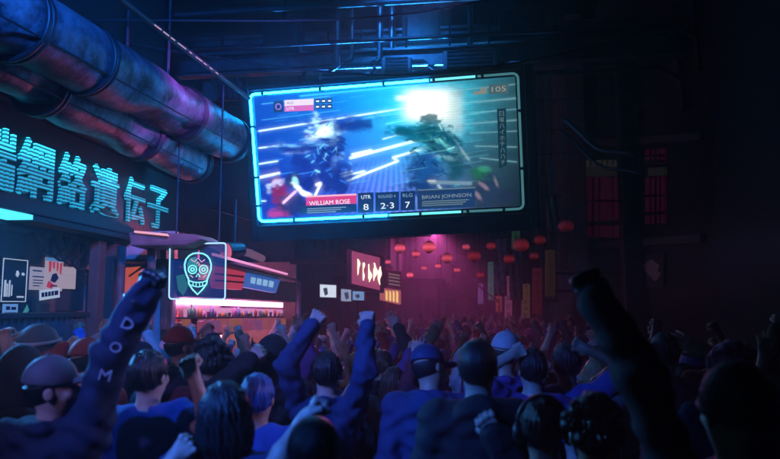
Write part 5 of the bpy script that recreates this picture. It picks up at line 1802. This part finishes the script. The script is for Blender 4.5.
# ---- the rest of the crowd: a few poses and heads, each person its own set of parts
random.seed(21)
POSES = {
    'right fist up': (V3(.2, .1, 2.0), None, ('fist', 'fist')),
    'left fist up': (None, V3(-.22, .12, 1.98), ('fist', 'fist')),
    'both fists up': (V3(.26, .1, 1.98), V3(-.24, .06, 2.0), ('fist', 'fist')),
    'both palms up': (V3(.36, .12, 1.9), V3(-.34, .1, 1.92), ('open', 'open')),
    'right palm up': (V3(.12, .16, 2.02), None, ('open', 'open')),
    'left arm half up': (None, V3(-.28, .22, 1.74), ('fist', 'fist')),
    'right arm bent': (V3(.3, .2, 1.72), None, ('fist', 'fist')),
    'arms down': (None, None, ('open', 'open')),
}
PM = {}
for pn, (r_, l_, kd) in POSES.items():
    for gm in ('tee', 'jacket', 'hoodie'):
        if gm == 'hoodie' and pn not in ('right fist up', 'arms down', 'both fists up', 'left arm half up'):
            continue
        hr = rot3(random.uniform(-14, 14), random.uniform(4, 12), random.uniform(-6, 6))
        PM[pn, gm] = ([(n_, link_arrays(n_, v, q, [FAB['navy']], link=False), s_) for n_, v, q, s_ in build_meshes((r_, l_), hr, gm, .0135, kd, far=True)], hr)
HM = {}
for stl in ('short', 'curly', 'bob', 'long', 'mohawk', 'ponytail', 'bun', 'cap', 'beanie', 'helmet', 'hood', 'phones'):
    HM[stl] = [(n_, link_arrays(n_.split('/')[-1], *sh.mesh(.0095), [FAB['navy']], link=False), s_) for n_, sh, s_ in head_items(stl)]
HDESC = {'short': '{h} short hair', 'curly': '{h} curly hair', 'bob': '{h} bobbed hair', 'long': '{h} long hair', 'mohawk': '{h} mohawk', 'ponytail': '{h} ponytail', 'bun': '{h} hair bun',
         'cap': '{c} cap', 'beanie': '{c} beanie', 'helmet': '{c} helmet', 'hood': 'hood up', 'phones': '{h} hair, headphones'}
GDESC = {'tee': 'T-shirt', 'jacket': 'jacket', 'hoodie': 'hoodie'}
used = set()


def where(x, y):
    side = 'near the posters' if x < -2.2 and y < 8.5 else 'near the kiosk' if x < -1.9 and y < 15 else 'under the screen' if x < 1.1 and y < 10.5 else 'under the lanterns' if y < 16 and x < 1.6 else 'in the dark right' if x >= 1.1 and y < 14 else 'in the far haze'
    return side


def copy_obj(o, parent):
    c = o.copy()
    COL.objects.link(c)
    c.parent = parent
    return c


def crowd_person(x, y):
    for _ in range(400):
        pose, gm = random.choice(list(PM))
        if random.random() < (.2 if y < 6 else .42):
            pose = random.choice(['right fist up', 'both fists up', 'left fist up'])
            if (pose, gm) not in PM:
                continue
        stl = random.choice(list(HM))
        if stl == 'hood' and gm != 'hoodie':
            continue
        top = random.choice(['navy', 'navy', 'black', 'black', 'grey', 'blue', 'maroon', 'violet', 'teal', 'olive', 'white', 'red', 'blue'])
        hc = random.choice(['black', 'black', 'brown', 'brown', 'blond', 'pink', 'blue', 'grey'])
        cc = random.choice(['black', 'navy', 'red', 'grey', 'white', 'teal', 'violet'])
        lab = 'person in {} {}, {}, {}, {}'.format(top, GDESC[gm], HDESC[stl].format(h=hc, c=cc), pose, where(x, y))
        if lab not in used:
            break
    used.add(lab)
    t = person(lab, (x, y, ground_z(y)), math.radians(random.uniform(-16, 16)), random.uniform(.92, 1.05), 'crowd cheering under the screen')
    kw = dict(top=top, hair=hc, hat=cc, skin=random.randrange(4), legs=random.randrange(3))
    meshes, hr = PM[pose, gm]
    M4 = Matrix.Translation(Vector(NECK)) @ Matrix(hr.tolist()).to_4x4() @ Matrix.Translation(-Vector(NECK))
    last = {}
    for n_, o, slot in meshes:
        c = copy_obj(o, t)
        c.material_slots[0].link = 'OBJECT'
        c.material_slots[0].material = slot_mat(slot, **kw)
    for n_, o, slot in HM[stl]:
        sub = '/' in n_
        c = copy_obj(o, last[n_.split('/')[0]] if sub else t)
        if not sub:
            c.matrix_local = M4
            last[n_] = c
        c.material_slots[0].link = 'OBJECT'
        c.material_slots[0].material = slot_mat(slot, **kw)


y = 5.3
row = 0
N_CROWD = 0
while y < 22:
    step = .5 if y < 11 else .58
    xmin = -3.9 if y < 7.4 else -2.75 if y < 14 else -2.6 if y < 20 else -1.8
    x = xmin + (row % 2) * .3
    while x < 2.95:
        if y > 16 and x > 2.1:
            break
        X = x + random.uniform(-.13, .13)
        Y = y + random.uniform(-.16, .16)
        if all((X - a) ** 2 + ((Y - b)) ** 2 > .5 ** 2 for a, b in HERO_XY) and random.random() < .93:
            crowd_person(X, Y)
            N_CROWD += 1
        x += step
    y += .53 if y < 9 else .66 if y < 14 else .95
    row += 1
for X, Y in ((1.35, 3.6), (2.0, 3.9), (2.6, 3.5), (1.9, 3.0), (-2.9, 3.9), (-3.4, 3.4), (2.75, 2.6)):
    if all((X - a) ** 2 + (Y - b) ** 2 > .45 ** 2 for a, b in HERO_XY):
        crowd_person(X, Y)
        N_CROWD += 1
print('crowd', N_CROWD)
# ================================================================ AIR AND LIGHT
hz = MB().box((-39, -11.5, -1.6), (39, 60, 9.8)).out('haze', None)
hz.data.materials.clear()
vm = bpy.data.materials.new('street_haze')
vm.use_nodes = True
nt = vm.node_tree
nt.nodes.clear()
oo = nt.nodes.new('ShaderNodeOutputMaterial')
pv = nt.nodes.new('ShaderNodeVolumePrincipled')
pv.inputs['Color'].default_value = (.85, .88, .95, 1)
pv.inputs['Density'].default_value = .0095
pv.inputs['Anisotropy'].default_value = .65
nt.links.new(pv.outputs['Volume'], oo.inputs['Volume'])
hz.data.materials.append(vm)
tag(hz, kind='stuff')


def added_spot(label, loc, aim, col, power, spot=80, blend=.6, lens=.6, size=.12):  # added spotlight with modelled housing; lights crowd, ducts and haze from unseen places
    loc, aim = V3(*loc), V3(*aim)
    d = unit(aim - loc)
    t = thing('added_spot', label, 'added light', loc, 'added coloured spotlights over the street')
    MB().tube([loc - d * .3, loc - d * .28, loc - d * .02, loc], [.07, .1, .13, .135], 16).out('can', black_plastic, t)
    MB().tube([loc + d * .001, loc + d * .004], .12, 16).out('lens', emis('lens_%s' % '_'.join('%d' % (x * 100) for x in col), col, lens), t)
    MB().tube([loc - d * .15 + V3(0, 0, .1), (loc - d * .15) * V3(1, 1, 0) + V3(0, 0, loc[2] + .75)], .02, 8).out('yoke', dark_metal, t)
    ld = bpy.data.lights.new('added_spot_beam', 'SPOT')
    ld.color = col
    ld.energy = power
    ld.spot_size = math.radians(spot)
    ld.spot_blend = blend
    ld.shadow_soft_size = size
    o = bpy.data.objects.new('added_spot_beam', ld)
    COL.objects.link(o)
    o.parent = t
    o.location = [float(x) for x in d * .03]
    o.rotation_euler = Vector(d).to_track_quat('-Z', 'Y').to_euler()
    return o


BLUE = (.03, .16, 1.0)
added_spot('added blue spotlight over the left shop side, aimed down at the near crowd', (-3.4, -.6, 4.4), (-1.6, 3.2, 1.4), BLUE, 2500, 44, .9)
added_spot('added lavender spotlight beside the blue one, aimed at the raised arms', (-2.6, -.8, 4.2), (-1.8, 4.6, 1.7), (.6, .34, 1), 170, 44, .9)
added_spot('added pale blue spotlight above the screen right end, aimed back across the crowd', (.2, 6.0, 5.2), (-2.0, 2.9, 1.7), (.1, .32, 1), 350, 38, .9)
added_spot('added blue spotlight low on the shop wall beside the posters, aimed across the near crowd', (-4.1, 4.7, 2.75), (-.8, 2.7, 1.55), (.06, .34, 1), 640, 30, .9)
added_spot('added lavender spotlight on the far right wall, aimed across the crowd heads', (3.1, 4.3, 2.6), (-1.7, 3.0, 1.6), (.42, .36, 1), 360, 15, .9)
added_spot('added cyan spotlight behind the screen, aimed forward over its top edge', (-1.6, 11.6, 4.3), (-1.5, 9.2, 5.75), (.02, .26, 1), 3800, 70, .9)
added_spot('second added cyan spotlight behind the screen, nearer its middle', (-.5, 11.6, 4.3), (-.4, 9.2, 5.75), (.02, .34, .95), 3800, 70, .9)
added_spot('added blue spotlight high before the screen, washing the boxes above it', (-.9, 8.2, 6.75), (-.8, 9.8, 5.5), (.02, .24, 1), 300, 84, .9)
added_spot('added magenta spotlight at the far end of the street, aimed back at the crowd', (-1.2, 33.5, 5.7), (-1.0, 16, 1.2), (.9, .1, .45), 4200, 18)
added_spot('added violet spotlight over the street, aimed across at the duct ends', (.4, 6.2, 5.05), (-3.1, 7.0, 4.35), (.62, .09, .95), 1700, 26, .9)
added_spot('added cyan spotlight over the camera side, aimed at the near duct ends', (-1.0, 2.2, 4.9), (-3.3, 5.2, 4.2), (.01, .16, .95), 2600, 80)
added_spot('added pink spotlight under the ledge canopy, aimed along the shopfront', (-3.2, 9.0, 2.72), (-4.6, 6.6, 2.3), (1, .16, .3), 90, 100)
added_spot('added narrow pink spotlight over the street, aimed at the ledge canopy', (-.3, 4.6, 4.6), (-3.2, 7.2, 2.6), (1, .3, .5), 520, 22)

w_ = bpy.data.worlds.new('World')
S.world = w_
w_.use_nodes = True
nt = w_.node_tree
bg = nt.nodes['Background']
sky = nt.nodes.new('ShaderNodeTexSky')
sky.sky_type = 'NISHITA'
sky.sun_disc = False
sky.sun_elevation = math.radians(-6)
sky.sun_rotation = math.radians(200)
nt.links.new(sky.outputs['Color'], bg.inputs['Color'])
bg.inputs['Strength'].default_value = .01

vs = S.view_settings
vs.view_transform = 'Standard'
vs.look = 'None'
vs.exposure = .2
vs.gamma = 1
vs.use_curve_mapping = False
cy = S.cycles
cy.use_denoising = True
cy.denoiser = 'OPENIMAGEDENOISE'
cy.denoising_input_passes = 'RGB_ALBEDO_NORMAL'
cy.max_bounces = 4
cy.diffuse_bounces = 2
cy.glossy_bounces = 2
cy.transmission_bounces = 2
cy.volume_bounces = 0
cy.transparent_max_bounces = 6
cy.caustics_reflective = False
cy.caustics_refractive = False
cy.sample_clamp_indirect = 2.0
cy.use_adaptive_sampling = True
cy.adaptive_threshold = .015
